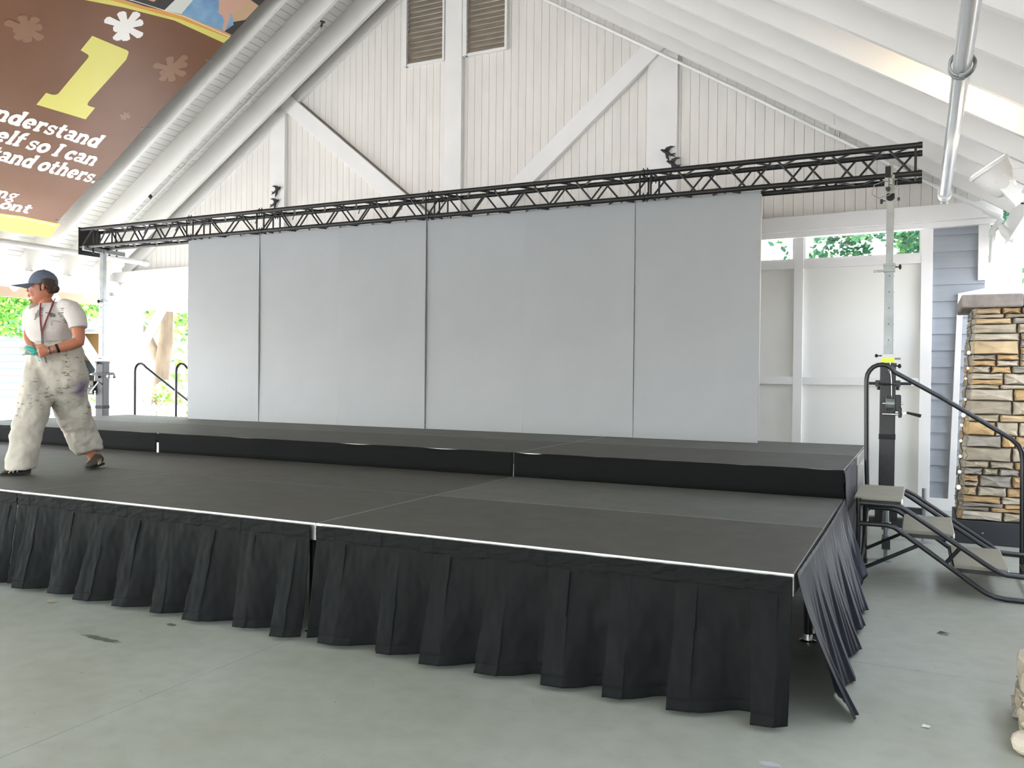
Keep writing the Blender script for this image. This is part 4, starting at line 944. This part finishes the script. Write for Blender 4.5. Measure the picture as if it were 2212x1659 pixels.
tree('green tree glimpsed past the right corner', 3.6, 9.0, None, [(3.0, 9.0, 2.9, 1.6, 1.0, 1.5)], 8000, .06, 10, M_leafd)
def shrub(label, x, y, r, h, n, seed):
    t = thing('shrub', label, 'shrub', (x, y, -.2), 'shrubs behind the picket fence'); leaves(t, [(x, y, h/2-.1, r, r*.8, h/2+.1)], n, .055, seed, M_leafp)
    b = MB(); b.tube([(x, y, -.2), (x, y, h*.5)], .03, 6); b.build('stem', M_bark, t)
shrub('bright yellow-green shrub right of the white column', -15.2, 10.6, .66, 1.25, 2600, 1)
shrub('bright shrub at the foot of the forked tree', -13.85, 10.6, .62, 1.5, 2600, 2)
shrub('pale flowering shrub low behind the column', -17.6, 11.0, .8, 1.2, 2600, 12)
shrub('taller green shrub beside the backdrop edge', -12.6, 10.8, .6, 1.7, 2400, 4)
# picket fence
M_pick = mat('fence_white', (236, 236, 230), .6)
t = thing('picket_fence', 'white picket fence outside the pavilion behind the stage', 'fence', (-15, 9.0, -.2))
b = MB(); b.box(-22, -9.5, 9.03, 9.06, .12, .20); b.box(-22, -9.5, 9.03, 9.06, .62, .70); b.build('rail', M_pick, t)
x = -22.0
np_ = 0
pk = MB()
while x < -11.2:
    if x > -16.2:
        q = MB(); q.prism([(x, 9.0, -.1), (x+.075, 9.0, -.1), (x+.075, 9.0, .72), (x+.0375, 9.0, .77), (x, 9.0, .72)], (0, .028, 0)); q.build('picket', M_pick, t); np_ += 1
    else: pk.prism([(x, 9.0, -.1), (x+.10, 9.0, -.1), (x+.10, 9.0, .72), (x+.05, 9.0, .76), (x, 9.0, .72)], (0, .028, 0))
    x += .145 if x > -16.2 else .17
o = pk.build('picket_run', M_pick, t); o['kind'] = 'stuff'
# pale teal house
t = thing('teal_house', 'pale teal clapboard house outside at the left edge', 'building', (-25, 12.5, -.2))
M_teal = mat('teal_clapboard', (84, 132, 144), .6)
b = MB()
for i in range(15): b.prism([(-31, 12.44, -.2+.21*i), (-31, 12.47, .012+.21*i), (-31, 12.5, .012+.21*i), (-31, 12.5, -.2+.21*i)], (8.3, 0, 0))
b.build('clapboard_wall', M_teal, t)
b = MB(); b.box(-22.72, -22.50, 12.40, 12.52, -.2, 3.0); b.box(-31, -22.5, 12.4, 12.52, -.2, -.02); b.build('corner_trim', M_pick, t)
b = MB(); b.prism([(-31.3, 12.1, 2.95), (-22.4, 12.1, 2.95), (-22.4, 13.6, 3.9), (-31.3, 13.6, 3.9)], (0, 0, .12)); b.build('roof', mat('shingle', (120, 118, 114), .9), t)
b = MB(); b.box(-30.9, -22.7, 12.5, 13.6, -.2, 2.9); b.build('body', M_teal, t)
# ochre cabin
t = thing('ochre_cabin', 'ochre wooden cabin with a dark serving window behind the lifting tower', 'building', (-22, 14.5, -.2))
b = MB(); b.box(-24.9, -21.9, 14.4, 15.4, -.2, 2.6); b.build('wall', mat('ochre_boards', (138, 98, 50), .7, var=.1, vscale=3, stretch=(.4, 1, 8)), t)
b = MB(); b.box(-24.0, -22.6, 14.36, 14.4, 1.15, 1.75); b.build('serving_window', mat('dark_opening', (44, 42, 40), .7), t)
b = MB(); b.box(-24.2, -22.4, 14.1, 14.4, 1.0, 1.12); b.build('counter', M_pick, t)
b = MB(); b.prism([(-25, 13.9, 2.6), (-22.1, 13.9, 2.6), (-22.1, 15.6, 3.1), (-25, 15.6, 3.1)], (0, 0, .1)); b.build('roof', mat('shingle', (0, 0, 0)), t)
# pale mint bench
t = thing('mint_railing', 'pale mint slatted railing in front of the ochre cabin', 'railing', (-19.5, 12.3, -.2))
b = MB(); b.box(-21.5, -17.9, 12.3, 12.34, .62, .78); b.box(-21.5, -17.9, 12.3, 12.34, .05, .12); b.build('rail', mat('mint_paint', (150, 184, 170), .6), t)
for k in range(16):
    b = MB(); b.box(-21.45+.22*k, -21.36+.22*k, 12.3, 12.33, -.18, .62); b.build('slat', mat('mint_paint', (0, 0, 0)), t)
# white post seen through the transom
t = thing('porch_post', 'bright white porch post outside, seen through the right transom window', 'post', (-1.15, 9.6, -.2))
b = MB(); b.box(-1.32, -1.08, 9.5, 9.74, -.2, 3.9); b.build('shaft', M_trim, t)
b = MB(); b.box(-1.38, -1.02, 9.44, 9.8, 3.4, 3.52); b.build('capital', M_trim, t)
# ================================================================ PERSON
per = thing('person', 'person in a slate blue cap and paint-stained whites striding across the stage holding gloves', 'person', (-5.78, .92, ZS), None, .4514)
WL[per.name] = Matrix.Identity(4)          # the figure is modelled in its own coordinates
def part(b, name, m, parent=None, smooth=True, **k):
    p = parent or per; WL[p.name] = Matrix.Identity(4); return b.build(name, m, p, smooth=smooth, **k)
M_skin = mat('skin', (184, 118, 92), .5, var=.06, vscale=14, spec=.4)
M_skin2 = mat('skin_red', (198, 120, 100), .5)
M_shirt = mat('tshirt_white', (210, 203, 198), .8, var=.03, vscale=8)
M_cap = mat('cap_slate', (92, 100, 116), .75, var=.05, vscale=30)
M_hair = mat('dark_hair', (66, 44, 32), .55, var=.35, vscale=60, bump=.4, bscale=80, stretch=(1, 1, 4))
M_shoe = mat('shoe_brown', (62, 52, 42), .7, var=.2, vscale=30)
M_shoe2 = mat('shoe_stripe', (190, 172, 148), .7)
def remesh(o, vox, sm=4, disp=None):
    m = o.modifiers.new('remesh', 'REMESH'); m.mode = 'VOXEL'; m.voxel_size = vox; m.use_smooth_shade = True
    s = o.modifiers.new('smooth', 'SMOOTH'); s.factor = .5; s.iterations = sm
    if disp:
        tx = bpy.data.textures.new('folds', 'CLOUDS'); tx.noise_scale = disp[0]; tx.noise_depth = 2
        d = o.modifiers.new('folds', 'DISPLACE'); d.texture = tx; d.strength = disp[1]; d.mid_level = .5
def rng2(py, xl, xr, d, hd, tilt=0.):
    pass
def ring(a, b_, hd):
    # a, b_: left and right silhouette points of the ring, hd: half depth
    a, b_ = Vector(a), Vector(b_); c = (a+b_)/2; return (c, (b_-a)/2, Vector((0, hd, 0)))
def hand(b, wrist, knuckle, updir, outdir, curl, s=1., thumb=1):
    w, k = Vector(wrist), Vector(knuckle); d = (k-w); L = d.length; d.normalize(); u = Vector(updir).normalized(); o_ = Vector(outdir).normalized()
    b.loft([(w-d*.01, u*.024*s, o_*.020*s), (w+d*L*.35, u*.034*s, o_*.019*s), (w+d*L*.8, u*.041*s, o_*.017*s), (k, u*.040*s, o_*.015*s), (k+d*.008, u*.034*s, o_*.010*s)], 14)
    for i, (off, ln_) in enumerate(((.030, .068), (.010, .076), (-.011, .070), (-.031, .056))):
        p0 = k + u*off*s - d*.012; a1 = curl[0]+.05*i; a2 = curl[1]+.08*i
        p1 = p0 + (d*math.cos(a1) - o_*math.sin(a1))*ln_*.50*s - u*.002*i
        p2 = p1 + (d*math.cos(a1+a2) - o_*math.sin(a1+a2))*ln_*.34*s
        p3 = p2 + (d*math.cos(a1+a2*1.7) - o_*math.sin(a1+a2*1.7))*ln_*.26*s
        b.tube([p0, p1, p2, p3], [.0098*s, .0092*s, .0085*s, .0062*s], 9)
    p0 = w + d*L*.30 + u*.026*s*thumb; p1 = p0 + d*.030*s + u*.022*s*thumb - o_*.006; p2 = p1 + d*.030*s + u*.004*thumb - o_*.012; p3 = p2 + d*.020*s - u*.004*thumb - o_*.010
    b.tube([p0, p1, p2, p3], [.014*s, .0118*s, .0102*s, .0075*s], 9)

_L0, _LA, _LH, _LC = Vector((-0.612723, 1.004199, 0.440205)), Vector((0.000549712, 0.000000055, 0.000005715)), Vector((0.000005715, -0.000005189, -0.000549687)), Vector((3.64345, -6.76911, 0.79605))
def L(a, h, d):   # figure sketch grid (across, down, deeper) to metres in the figure's own frame
    return tuple(_LC + (_L0 + _LA*a + _LH*h)*(6.77+d))
# one continuous body: head, neck, trunk, arms, hands, legs
b = MB()
yw = .22
def hr(py, xl, xr, w_, dz=0.):
    a = Vector(L(xl, py, 0)); c = Vector(L(xr, py, 0)); m_ = (a+c)/2; h = (c-a)/2
    A = Vector((h.x, h.x*yw, 0)); return (m_+Vector((0, .0, 0)), A, Vector((-w_*yw, w_, 0)))
b.loft([hr(656,78,96,.030), hr(653,72,100,.048), hr(648,69.5,105,.058), hr(643,68.5,108,.064), hr(638,68,111,.068), hr(633,67,114,.071), hr(627,66.5,116,.074), hr(620,65.5,118,.076), hr(610,67,119,.076), hr(600,71,118,.070), hr(592,79,112,.055), hr(587,88,104,.03)], 28)
no = lambda px_, py_, dy=0.: Vector(L(px_, py_, 0))+Vector((0, -.028+dy, 0))
b.loft([(no(67,620), (.004,0,0), (0,.008,0)), (no(64.8,625), (.007,0,0), (0,.010,0)), (no(63.4,629.3), (.010,0,.0), (0,.014,0)), (no(66,632), (.008,0,0), (0,.014,0)), (no(68.5,634), (.004,0,0), (0,.008,0))], 12)
b.ball(no(67.5,637.6), .010, .022, .0055); b.ball(no(67.9,641), .010, .020, .006); b.ball(no(72.5,650), .016, .022, .014)
b.ball(no(67.6,620.5,-.0), .010, .05, .006)
b.ball(Vector((-0.1824, 0.0071, 1.42))+Vector((0,-.062,0)), .03, .012, .026); b.ball(Vector((-0.1824, 0.0071, 1.42))+Vector((-.01,.03,0)), .03, .02, .026)
# ear
e0 = Vector((-0.0899, 0.0075, 1.466))+Vector((0,-.082,0))
b.ball(e0, .014, .010, .030); b.ball(e0+Vector((.004,-.006,-.02)), .009, .006, .012)
b.loft([((-0.1214, 0.0116, 1.373), (.050,.0,.012), (0,.052,0)), ((-0.1062, 0.0113, 1.343), (.054,0,.012), (0,.056,0)), ((-0.0845, 0.006, 1.309), (.066,0,.01), (0,.066,0)), ((-0.0768, 0.0058, 1.28), (.12,0,0), (0,.085,0))], 18)
b.loft([ring((-0.2034, 0.0058, 1.286), (0.0795, 0.0058, 1.289), .07), ring((-0.2249, 0.0051, 1.211), (0.0877, 0.0051, 1.214), .10), ring((-0.2163, 0.0041, 1.1), (0.0665, 0.0041, 1.103), .105), ring((-0.1856, 0.0032, 1.007), (0.0824, 0.0032, 1.01), .10), ring((-0.1693, 0.0019, 0.8767), (0.1209, 0.002, 0.8798), .09), ring((-0.1531, 0.0007, 0.7466), (0.1074, 0.0007, 0.7493), .07)], 18)
for pts in ([(-0.092, -0.0491, 0.7658), (-0.1232, -0.1415, 0.5102), (-0.1467, -0.2242, 0.2249), (-0.1373, -0.2759, 0.0433)], [(0.0504, 0.0309, 0.7674), (0.0472, 0.148, 0.4632), (0.0982, 0.2457, 0.2086), (0.1405, 0.2943, 0.0613)]):
    b.tube(pts, [.06,.055,.045,.038], 12)
# arms
b.tube([(0.0964, -0.0543, 1.277), (0.1619, -0.0946, 1.238), (0.2202, -0.1356, 1.141), (0.2422, -0.1563, 1.067)], [.055,.056,.050,.044], 14)
b.tube([(0.2421, -0.1562, 1.074), (0.2441, -0.1666, 1.03), (0.2056, -0.1968, 1.007), (0.1397, -0.2421, 0.9796), (0.0917, -0.2723, 0.962), (0.0759, -0.2823, 0.9562)], [.045,.046,.044,.037,.028,.025], 14)
b.tube([(-0.2242, 0.0558, 1.282), (-0.2896, 0.1052, 1.217), (-0.3, 0.1043, 1.123), (-0.2801, 0.0636, 1.057)], [.050,.047,.043,.040], 14)
b.tube([(-0.2859, 0.0737, 1.065), (-0.2589, 0.0334, 1.033), (-0.2016, -0.0469, 0.9974), (-0.141, -0.1271, 0.9733)], [.041,.038,.034,.026], 14)
hand(b, (0.0794, -0.2823, 0.9563), (0.0223, -0.3075, 0.9407), (-.08,-.25,1), (0,-1,-.2), (.35,.75), 1.02)
hand(b, (-0.1499, -0.137, 0.9838), (-0.1009, -0.1973, 0.957), (-.9,-.1,.35), (-.2,-.6,-.6), (.75,.9), .95)
bo = part(b, 'body', M_skin); remesh(bo, .0052, 3)
# eyes, brows
b = MB()
ec = Vector((-0.217, 0.0074, 1.455))+Vector((0,-.050,0)); b.ball(ec, .010, .010, .009, 12, 8); ey = part(b, 'eye', mat('eye_white', (232, 226, 220), .2))
b = MB(); b.ball(ec+Vector((-.006,-.004,0)), .006, .006, .006, 10, 6); part(b, 'iris', mat('iris_brown', (60, 42, 30), .2), ey)
b = MB(); b.tube([ec+Vector((-.013,-.002,.008)), ec+Vector((-.002,-.009,.011)), ec+Vector((.014,-.010,.007))], .0022, 6); b.tube([ec+Vector((-.012,.0,.020)), ec+Vector((.0,-.006,.024)), ec+Vector((.020,-.008,.019))], .002, 6); part(b, 'eyebrow', M_hair)
# hair with a low bun
b = MB()
b.loft([hr(628,104,118,.060), hr(622,98,120.5,.080), hr(614,84,121,.083), hr(606,78,121,.082), hr(600,84,119,.07)], 22)
b.ball(Vector((-0.0414, 0.0074, 1.459))+Vector((.0,.0,0)), .036, .040, .036, 18, 12); b.ball(Vector((-0.0598, 0.0073, 1.44))+Vector((0,-.015,0)), .030, .04, .024)
b.ball(Vector((-0.1199, 0.0077, 1.488))+Vector((0,-.078,0)), .020, .010, .012); b.ball(Vector((-0.1121, 0.0074, 1.458))+Vector((0,-.078,0)), .010, .008, .026)
hb = part(b, 'hair', M_hair); remesh(hb, .005, 2, (.02, .004))
# cap
b = MB()
cp = [hr(616,66,121.5,.084), hr(611,65,122,.0865), hr(604,67,121.5,.086), hr(597,70.5,119,.080), hr(590,76,113.5,.066), hr(585.5,83,106,.045), hr(583.2,91,99,.018)]
b.loft(cp, 32); ca = part(b, 'cap', M_cap); remesh(ca, .005, 2)
b = MB()
def brim(u, v):
    an = -1.25+2.5*u; base = Vector((-0.1274, 0.0078, 1.495)); R0, R1 = .100, .100+.115*math.cos(an*.95)**.8 if abs(an) < 1.5 else .1
    r = R0*.9 + (R1-R0*.9)*v; x = -math.cos(an)*r*1.03; y = math.sin(an)*r*.86
    return base + Vector((x, y + x*yw, .004 - .022*v - .030*(math.sin(an)**2)*v))
b.grid(brim, 26, 8); cb_ = part(b, 'brim', M_cap, ca); cb_.modifiers.new('thick', 'SOLIDIFY').thickness = .004
b = MB()
for k in range(5): q = Vector(L(68.5+1.7*k,597.5-.1*k+.4*(k % 2),0))+Vector((-.006+.004*k,-.060-.006*k,0)); b.bar(q-Vector((.002,0,.003)), q+Vector((.002,-.002,.003)), .0025, .004)
q = Vector((-0.2209, 0.0082, 1.542))+Vector((-.012,-.058,0)); b.bar(q, q+Vector((.026,-.026,-.004)), .003, .004)
part(b, 'cap_embroidery', mat('thread_white', (226, 228, 232), .7), ca)
b = MB(); b.ball((-0.1286, 0.0089, 1.61), .008, .008, .005); part(b, 'cap_button', M_cap, ca)
# t-shirt
b = MB()
b.loft([ring((-0.1535, -0.0038, 1.326), (0.0023, -0.0035, 1.354), .062), ring((-0.1831, -0.0039, 1.315), (0.0545, -0.0037, 1.336), .078), ring((-0.2295, 0.0059, 1.297), (0.112, -0.0139, 1.313), .098), ring((-0.2495, 0.0055, 1.248), (0.1274, -0.0145, 1.258), .125), ring((-0.2562, 0.0047, 1.174), (0.1208, -0.0152, 1.176), .142), ring((-0.2574, 0.0042, 1.114), (0.1066, -0.0158, 1.117), .147), ring((-0.2383, 0.0038, 1.069), (0.0907, -0.0062, 1.073), .145), ring((-0.2082, 0.0034, 1.033), (0.0799, -0.0065, 1.043), .136), ring((-0.1707, 0.0032, 1.011), (0.0503, -0.0067, 1.024), .115)], 30)
b.tube([(0.043, -0.0238, 1.323), (0.1341, -0.0842, 1.29), (0.1932, -0.1197, 1.236), (0.2199, -0.1353, 1.17), (0.2265, -0.1406, 1.137)], [.060,.075,.076,.071,.068], 18)
b.tube([(-0.2037, 0.0459, 1.296), (-0.2825, 0.1055, 1.255), (-0.3016, 0.1198, 1.18), (-0.2981, 0.1142, 1.119)], [.062,.068,.062,.056], 16)
sh = part(b, 'tshirt', M_shirt); remesh(sh, .0075, 4, (.09, .014))
b = MB(); b.tube([Vector((-0.081, 0.0063, 1.334))+Vector((.066*math.cos(a), -.004+.062*math.sin(a), .008*math.cos(a))) for a in [i*math.pi/10 for i in range(20)]], .006, 8, closed=True); part(b, 'neckband', M_shirt, sh)
# faded print on the shirt front and sleeve
def patch(name, quads, m, target, off):
    b = MB()
    for (x0, y0, x1, y1) in quads:
        a = [Vector(L(x0,y0,-.17)), Vector(L(x1,y0,-.17)), Vector(L(x1,y1,-.17)), Vector(L(x0,y1,-.17))]
        b.grid(lambda u, v: a[0].lerp(a[1], u).lerp(a[3].lerp(a[2], u), v), 6, 3)
    o = part(b, name, m, target); s = o.modifiers.new('wrap', 'SHRINKWRAP'); s.target = target; s.wrap_method = 'PROJECT'; s.use_project_y = True; s.use_negative_direction = True; s.use_positive_direction = True; s.offset = off; s.project_limit = .3
    return o
M_print = mat('faded_print', (120, 116, 114), .8, var=.3, vscale=60)
patch('faded_print', [(69.5,675,71.5,690),(73,668,75,686),(77,664,79,684),(80,663,86,665.5),(81,668,86,670),(80,673,86,675),(68,688,73,690),(80,680,88,682),(93,674,101,676),(103,675,108,684),(109,677,113,684),(117,674,140,676.5),(118,678,138,679.5),(121,681,139,683),(126,665,139,667),(128,669,140,670.5),(134,685,142,687.5),(137,690,143,692),(139,695,143,697)], M_print, sh, .004)
patch('faded_print', [(106,693,110,694.5),(110,691.5,118,693),(118,693,123,695),(107,696,109,703)], mat('faded_print_light', (160, 152, 142), .8), sh, .004)
# lanyard with a badge clip
M_lan = mat('lanyard_maroon', (104, 44, 42), .7, var=.5, vscale=70)
b = MB()
def ribbon(pts, w_=.014):
    pts = [Vector(p) for p in pts]
    for i in range(len(pts)-1): b.bar(pts[i], pts[i+1]+(pts[i+1]-pts[i]).normalized()*.002, w_, .003, (0, 1, .1))
ribbon([(-0.0206, -0.0233, 1.378), (-0.0015, -0.0786, 1.351), (0.0007, -0.109, 1.308), (0.0065, -0.1525, 1.257), (-0.0092, -0.163, 1.202), (-0.0281, -0.1675, 1.144), (-0.0422, -0.1679, 1.107)])
ribbon([(-0.1014, -0.0837, 1.335), (-0.0851, -0.1191, 1.299), (-0.0704, -0.1446, 1.239), (-0.0576, -0.1603, 1.165), (-0.0459, -0.1679, 1.107)])
ribbon([(-0.0423, -0.1678, 1.114), (-0.0399, -0.1684, 1.056), (-0.0399, -0.1648, 1.013)], .018)
lan = part(b, 'lanyard', M_lan, smooth=False)
b = MB(); b.bar((-0.0349, -0.1742, 1.074), (-0.0354, -0.1727, 1.016), .013, .006, (0, 1, 0)); part(b, 'clip', mat('clip_dark', (44, 38, 36), .4), lan, smooth=False)
b = MB(); b.bar((0.0082, -0.2178, 0.9071), (0.0085, -0.1982, 0.8606), .013, .004, (0, 1, 0)); part(b, 'key_fob', mat('fob_grey', (120, 108, 108), .6), lan, smooth=False)
# wrist wear
b = MB()
def band(c, ax_, r1, r2, w_):
    c = Vector(c); ax_ = (Vector(ax_)-c).normalized(); s_, u = frame(ax_)
    b.tube([c-ax_*w_/2, c+ax_*w_/2], r1, 20)
band((0.1242, -0.2531, 0.9737), (0.0918, -0.2723, 0.9603), .035, 0, .020); part(b, 'wristband', M_rubber)
b = MB(); band((0.0825, -0.2813, 0.9563), (0.0584, -0.2894, 0.9505), .030, 0, .008); part(b, 'bracelet', mat('bracelet_brown', (96, 66, 62), .6))
b = MB(); band((0.0948, -0.2713, 0.9621), (0.0704, -0.2854, 0.9525), .031, 0, .008); b.ball(Vector((0.0912, -0.2713, 0.9567))+Vector((0, -.032, -.004)), .009, .004, .009); part(b, 'watch', mat('watch_silver', (196, 176, 168), .25, metal=.7))
# painter's trousers
b = MB()
b.loft([ring((-0.1784, 0.0034, 1.033), (0.1192, 0.0035, 1.044), .118), ring((-0.2077, 0.003, 0.988), (0.1642, 0.0032, 1.014), .135), ring((-0.2295, 0.0025, 0.9319), (0.1872, 0.0026, 0.9474), .150), ring((-0.2474, 0.0019, 0.8685), (0.1992, 0.0019, 0.8731), .156), ring((-0.2579, 0.0012, 0.8014), (0.2148, 0.0013, 0.8063), .155), ring((-0.2645, 0.0005, 0.7194), (0.2193, 0.0005, 0.7245), .145), ring((-0.2488, -0.0002, 0.6452), (0.1978, -0.0003, 0.6424), .12), ring((-0.1587, -0.0009, 0.5717), (0.0498, -0.0011, 0.5589), .07)], 32)
def leg(rs):
    b.loft([((Vector(L(xl, py, d))+Vector(L(xr, py, d)))/2, (Vector(L(xr, py, d))-Vector(L(xl, py, d)))/2, (0, hd, 0)) for (py, xl, xr, d, hd) in rs], 24)
leg([(785,60,122,-.01,.13), (815,56,120,-.035,.135), (846,46,113,-.07,.135), (873,40,109,-.10,.13), (891,36,104,-.13,.122), (915,31,97,-.16,.115), (936,26,91,-.19,.11), (958,22,86,-.22,.106), (978,18,83,-.25,.104), (996,15.5,78,-.27,.104), (1014,15,73,-.29,.104)])
b.loft([((Vector(L(xl, yl, d))+Vector(L(xr, yr, d)))/2, (Vector(L(xr, yr, d))-Vector(L(xl, yl, d)))/2, (0, hd, 0)) for (xl, yl, xr, yr, d, hd) in
    [(108,785,182,785,.0,.13), (110,815,187,815,.015,.135), (110,848,186,844,.05,.135), (113,876,188,866,.09,.13), (122,900,194,888,.13,.12), (134,924,202,912,.17,.11), (145,946,209,932,.21,.104), (156,966,215,950,.24,.10), (167,982,219,964,.27,.098), (172,985,220,968,.28,.094)]], 24)
M_trou = bpy.data.materials.new('painter_canvas'); M_trou.use_nodes = True
nt = M_trou.node_tree; pb = nt.nodes['Principled BSDF']; pb.inputs['Roughness'].default_value = .85
tc = nt.nodes.new('ShaderNodeTexCoord'); mp = nt.nodes.new('ShaderNodeMapping'); mp.inputs['Scale'].default_value = (24, 14, 62); nt.links.new(tc.outputs['Object'], mp.inputs[0])
n1 = nt.nodes.new('ShaderNodeTexNoise'); n1.inputs['Scale'].default_value = 1.0; n1.inputs['Detail'].default_value = 3; nt.links.new(mp.outputs[0], n1.inputs['Vector'])
cr = nt.nodes.new('ShaderNodeValToRGB'); cr.color_ramp.elements[0].position = .61; cr.color_ramp.elements[1].position = .68; nt.links.new(n1.outputs['Fac'], cr.inputs[0])
n3 = nt.nodes.new('ShaderNodeTexNoise'); n3.inputs['Scale'].default_value = 3.2; nt.links.new(tc.outputs['Object'], n3.inputs['Vector'])
cr3 = nt.nodes.new('ShaderNodeValToRGB'); cr3.color_ramp.elements[0].position = .36; cr3.color_ramp.elements[1].position = .50; nt.links.new(n3.outputs['Fac'], cr3.inputs[0])
sx = nt.nodes.new('ShaderNodeSeparateXYZ'); nt.links.new(tc.outputs['Object'], sx.inputs[0])
mr = nt.nodes.new('ShaderNodeMapRange'); mr.inputs[1].default_value = .30; mr.inputs[2].default_value = .50; nt.links.new(sx.outputs['Z'], mr.inputs[0])
mm = nt.nodes.new('ShaderNodeMath'); mm.operation = 'MULTIPLY'; nt.links.new(cr.outputs[0], mm.inputs[0]); nt.links.new(cr3.outputs[0], mm.inputs[1])
m2 = nt.nodes.new('ShaderNodeMath'); m2.operation = 'MULTIPLY'; nt.links.new(mm.outputs[0], m2.inputs[0]); nt.links.new(mr.outputs[0], m2.inputs[1])
mx = nt.nodes.new('ShaderNodeMixRGB'); mx.inputs[1].default_value = lin((186, 180, 167)) + (1,); mx.inputs[2].default_value = lin((116, 108, 90)) + (1,); nt.links.new(m2.outputs[0], mx.inputs[0])
vd = nt.nodes.new('ShaderNodeVectorMath'); vd.operation = 'DISTANCE'; vd.inputs[1].default_value = (0.2116, -0.0201, 0.6577); nt.links.new(tc.outputs['Object'], vd.inputs[0])
m4 = nt.nodes.new('ShaderNodeMapRange'); m4.inputs[1].default_value = .105; m4.inputs[2].default_value = .03; nt.links.new(vd.outputs['Value'], m4.inputs[0])
m5 = nt.nodes.new('ShaderNodeMixRGB'); m5.inputs[2].default_value = lin((132, 112, 138)) + (1,); nt.links.new(m4.outputs[0], m5.inputs[0]); nt.links.new(mx.outputs[0], m5.inputs[1]); nt.links.new(m5.outputs[0], pb.inputs['Base Color'])
tr = part(b, 'painter_trousers', M_trou); remesh(tr, .010, 5, (.11, .046))
# shoes
def shoe(heel, toe, hh, roll=0.):
    h, t_ = Vector(heel), Vector(toe); d = (t_-h); Ln = d.length; d.normalize(); s_ = d.cross(Vector((0, 0, 1))).normalized(); u = s_.cross(d).normalized()
    if u.z < 0: u = -u
    b = MB(); fx = lambda k, w_, z0, z1: (h + d*Ln*k + u*(z0+z1)/2, s_*w_, u*(z1-z0)/2)
    b.loft([(h - d*.006 + u*.045, s_*.020, u*.035), fx(.03,.034,.016,.085), fx(.15,.037,.014,.10), fx(.30,.038,.014,.10), fx(.45,.042,.014,.082), fx(.62,.048,.014,.062), fx(.80,.047,.014,.048), fx(.93,.036,.014,.038), fx(1.0,.014,.014,.026)], 18)
    o = part(b, 'shoe', M_shoe); remesh(o, .006, 2)
    b = MB(); out = [(-.01,.03),(.0,.036),(.2,.038),(.4,.038),(.6,.048),(.8,.050),(.95,.040),(1.03,.016)]
    P = [h + d*Ln*k + s_*w_ for k, w_ in out] + [h + d*Ln*k - s_*w_ for k, w_ in out[::-1]]
    b.prism(P, u*.020); part(b, 'sole', M_rubber, o, smooth=False)
    for k, w1, z1 in ((.42, .041, .085), (.55, .045, .073), (.68, .048, .060)):
        b = MB(); c0 = h + d*Ln*k
        b.tube([c0 + s_*(w1+.002)*math.cos(a) + u*(.022 + (z1-.018)*max(0, math.sin(a))) - d*.03*math.sin(a) for a in [math.pi*i/10 for i in range(11)]], .0055, 6); part(b, 'stripe', M_shoe2, o)
    return o
shoe((-0.0655, -0.2763, 0.0083), (-0.2499, -0.3664, -0.0097), .1)
shoe((0.1954, 0.2938, 0.0152), (0.2014, 0.0738, 0.0084), .1)
# gloves held in the hands
gl = thing('work_gloves', 'pair of knit work gloves with teal palms held in the hands of the person', 'gloves', (-5.78, .92, ZS), None, .4514)
WL[gl.name] = Matrix.Identity(4)
b = MB()
b.loft([((-0.0248, -0.2425, 0.9313), (0,0,.020), (0,.018,0)), ((-0.0652, -0.2474, 0.9522), (0,0,.036), (0,.026,0)), ((-0.1083, -0.2473, 0.9625), (0,0,.042), (0,.030,0)), ((-0.1369, -0.2473, 0.9551), (0,0,.036), (0,.026,0))], 16)
for k, (dx, dz) in enumerate(((43,752), (44,757), (45.5,762), (50,766.5))): b.tube([L(58,756+k*2,-.25-.01*k), L(51,754+k*3,-.26), L(dx,dz,-.25)], [.015,.014,.011], 10)
b.tube([(-0.0603, -0.2177, 0.9172), (-0.0413, -0.2129, 0.8959), (-0.0295, -0.208, 0.8817)], [.022,.020,.016], 10)
WL[gl.name] = Matrix.Identity(4); o = b.build('knit_glove', mat('knit_grey', (198, 200, 190), .9, bump=.3, bscale=120), gl, smooth=True); remesh(o, .006, 2, (.03, .006))
b = MB(); b.loft([((-0.1169, -0.2821, 0.9774), (.004,0,0), (0,.008,0)), ((-0.0926, -0.2871, 0.9757), (0,0,.012), (0,.016,0)), ((-0.0557, -0.2893, 0.9618), (0,0,.022), (0,.014,0)), ((-0.0282, -0.2874, 0.9514), (0,0,.024), (0,.012,0)), ((-0.0096, -0.2824, 0.9446), (0,0,.010), (0,.006,0))], 14); b.loft([((-0.0636, -0.2876, 0.9297), (0,0,.008), (0,.006,0)), ((-0.037, -0.2905, 0.9334), (0,0,.014), (0,.010,0)), ((-0.021, -0.2875, 0.9408), (0,0,.008), (0,.006,0))], 10)
WL[gl.name] = Matrix.Identity(4); o = b.build('rubber_palm', mat('teal_rubber', (40, 168, 150), .45), gl, smooth=True)
b = MB(); b.loft([((-0.0497, -0.2427, 0.9131), (0,0,.008), (0,.006,0)), ((-0.0261, -0.2399, 0.899), (0,0,.018), (0,.012,0)), ((-0.0048, -0.233, 0.885), (0,0,.008), (0,.006,0))], 10)
WL[gl.name] = Matrix.Identity(4); b.build('cuff', mat('pale_teal', (190, 220, 212), .7), gl, smooth=True)
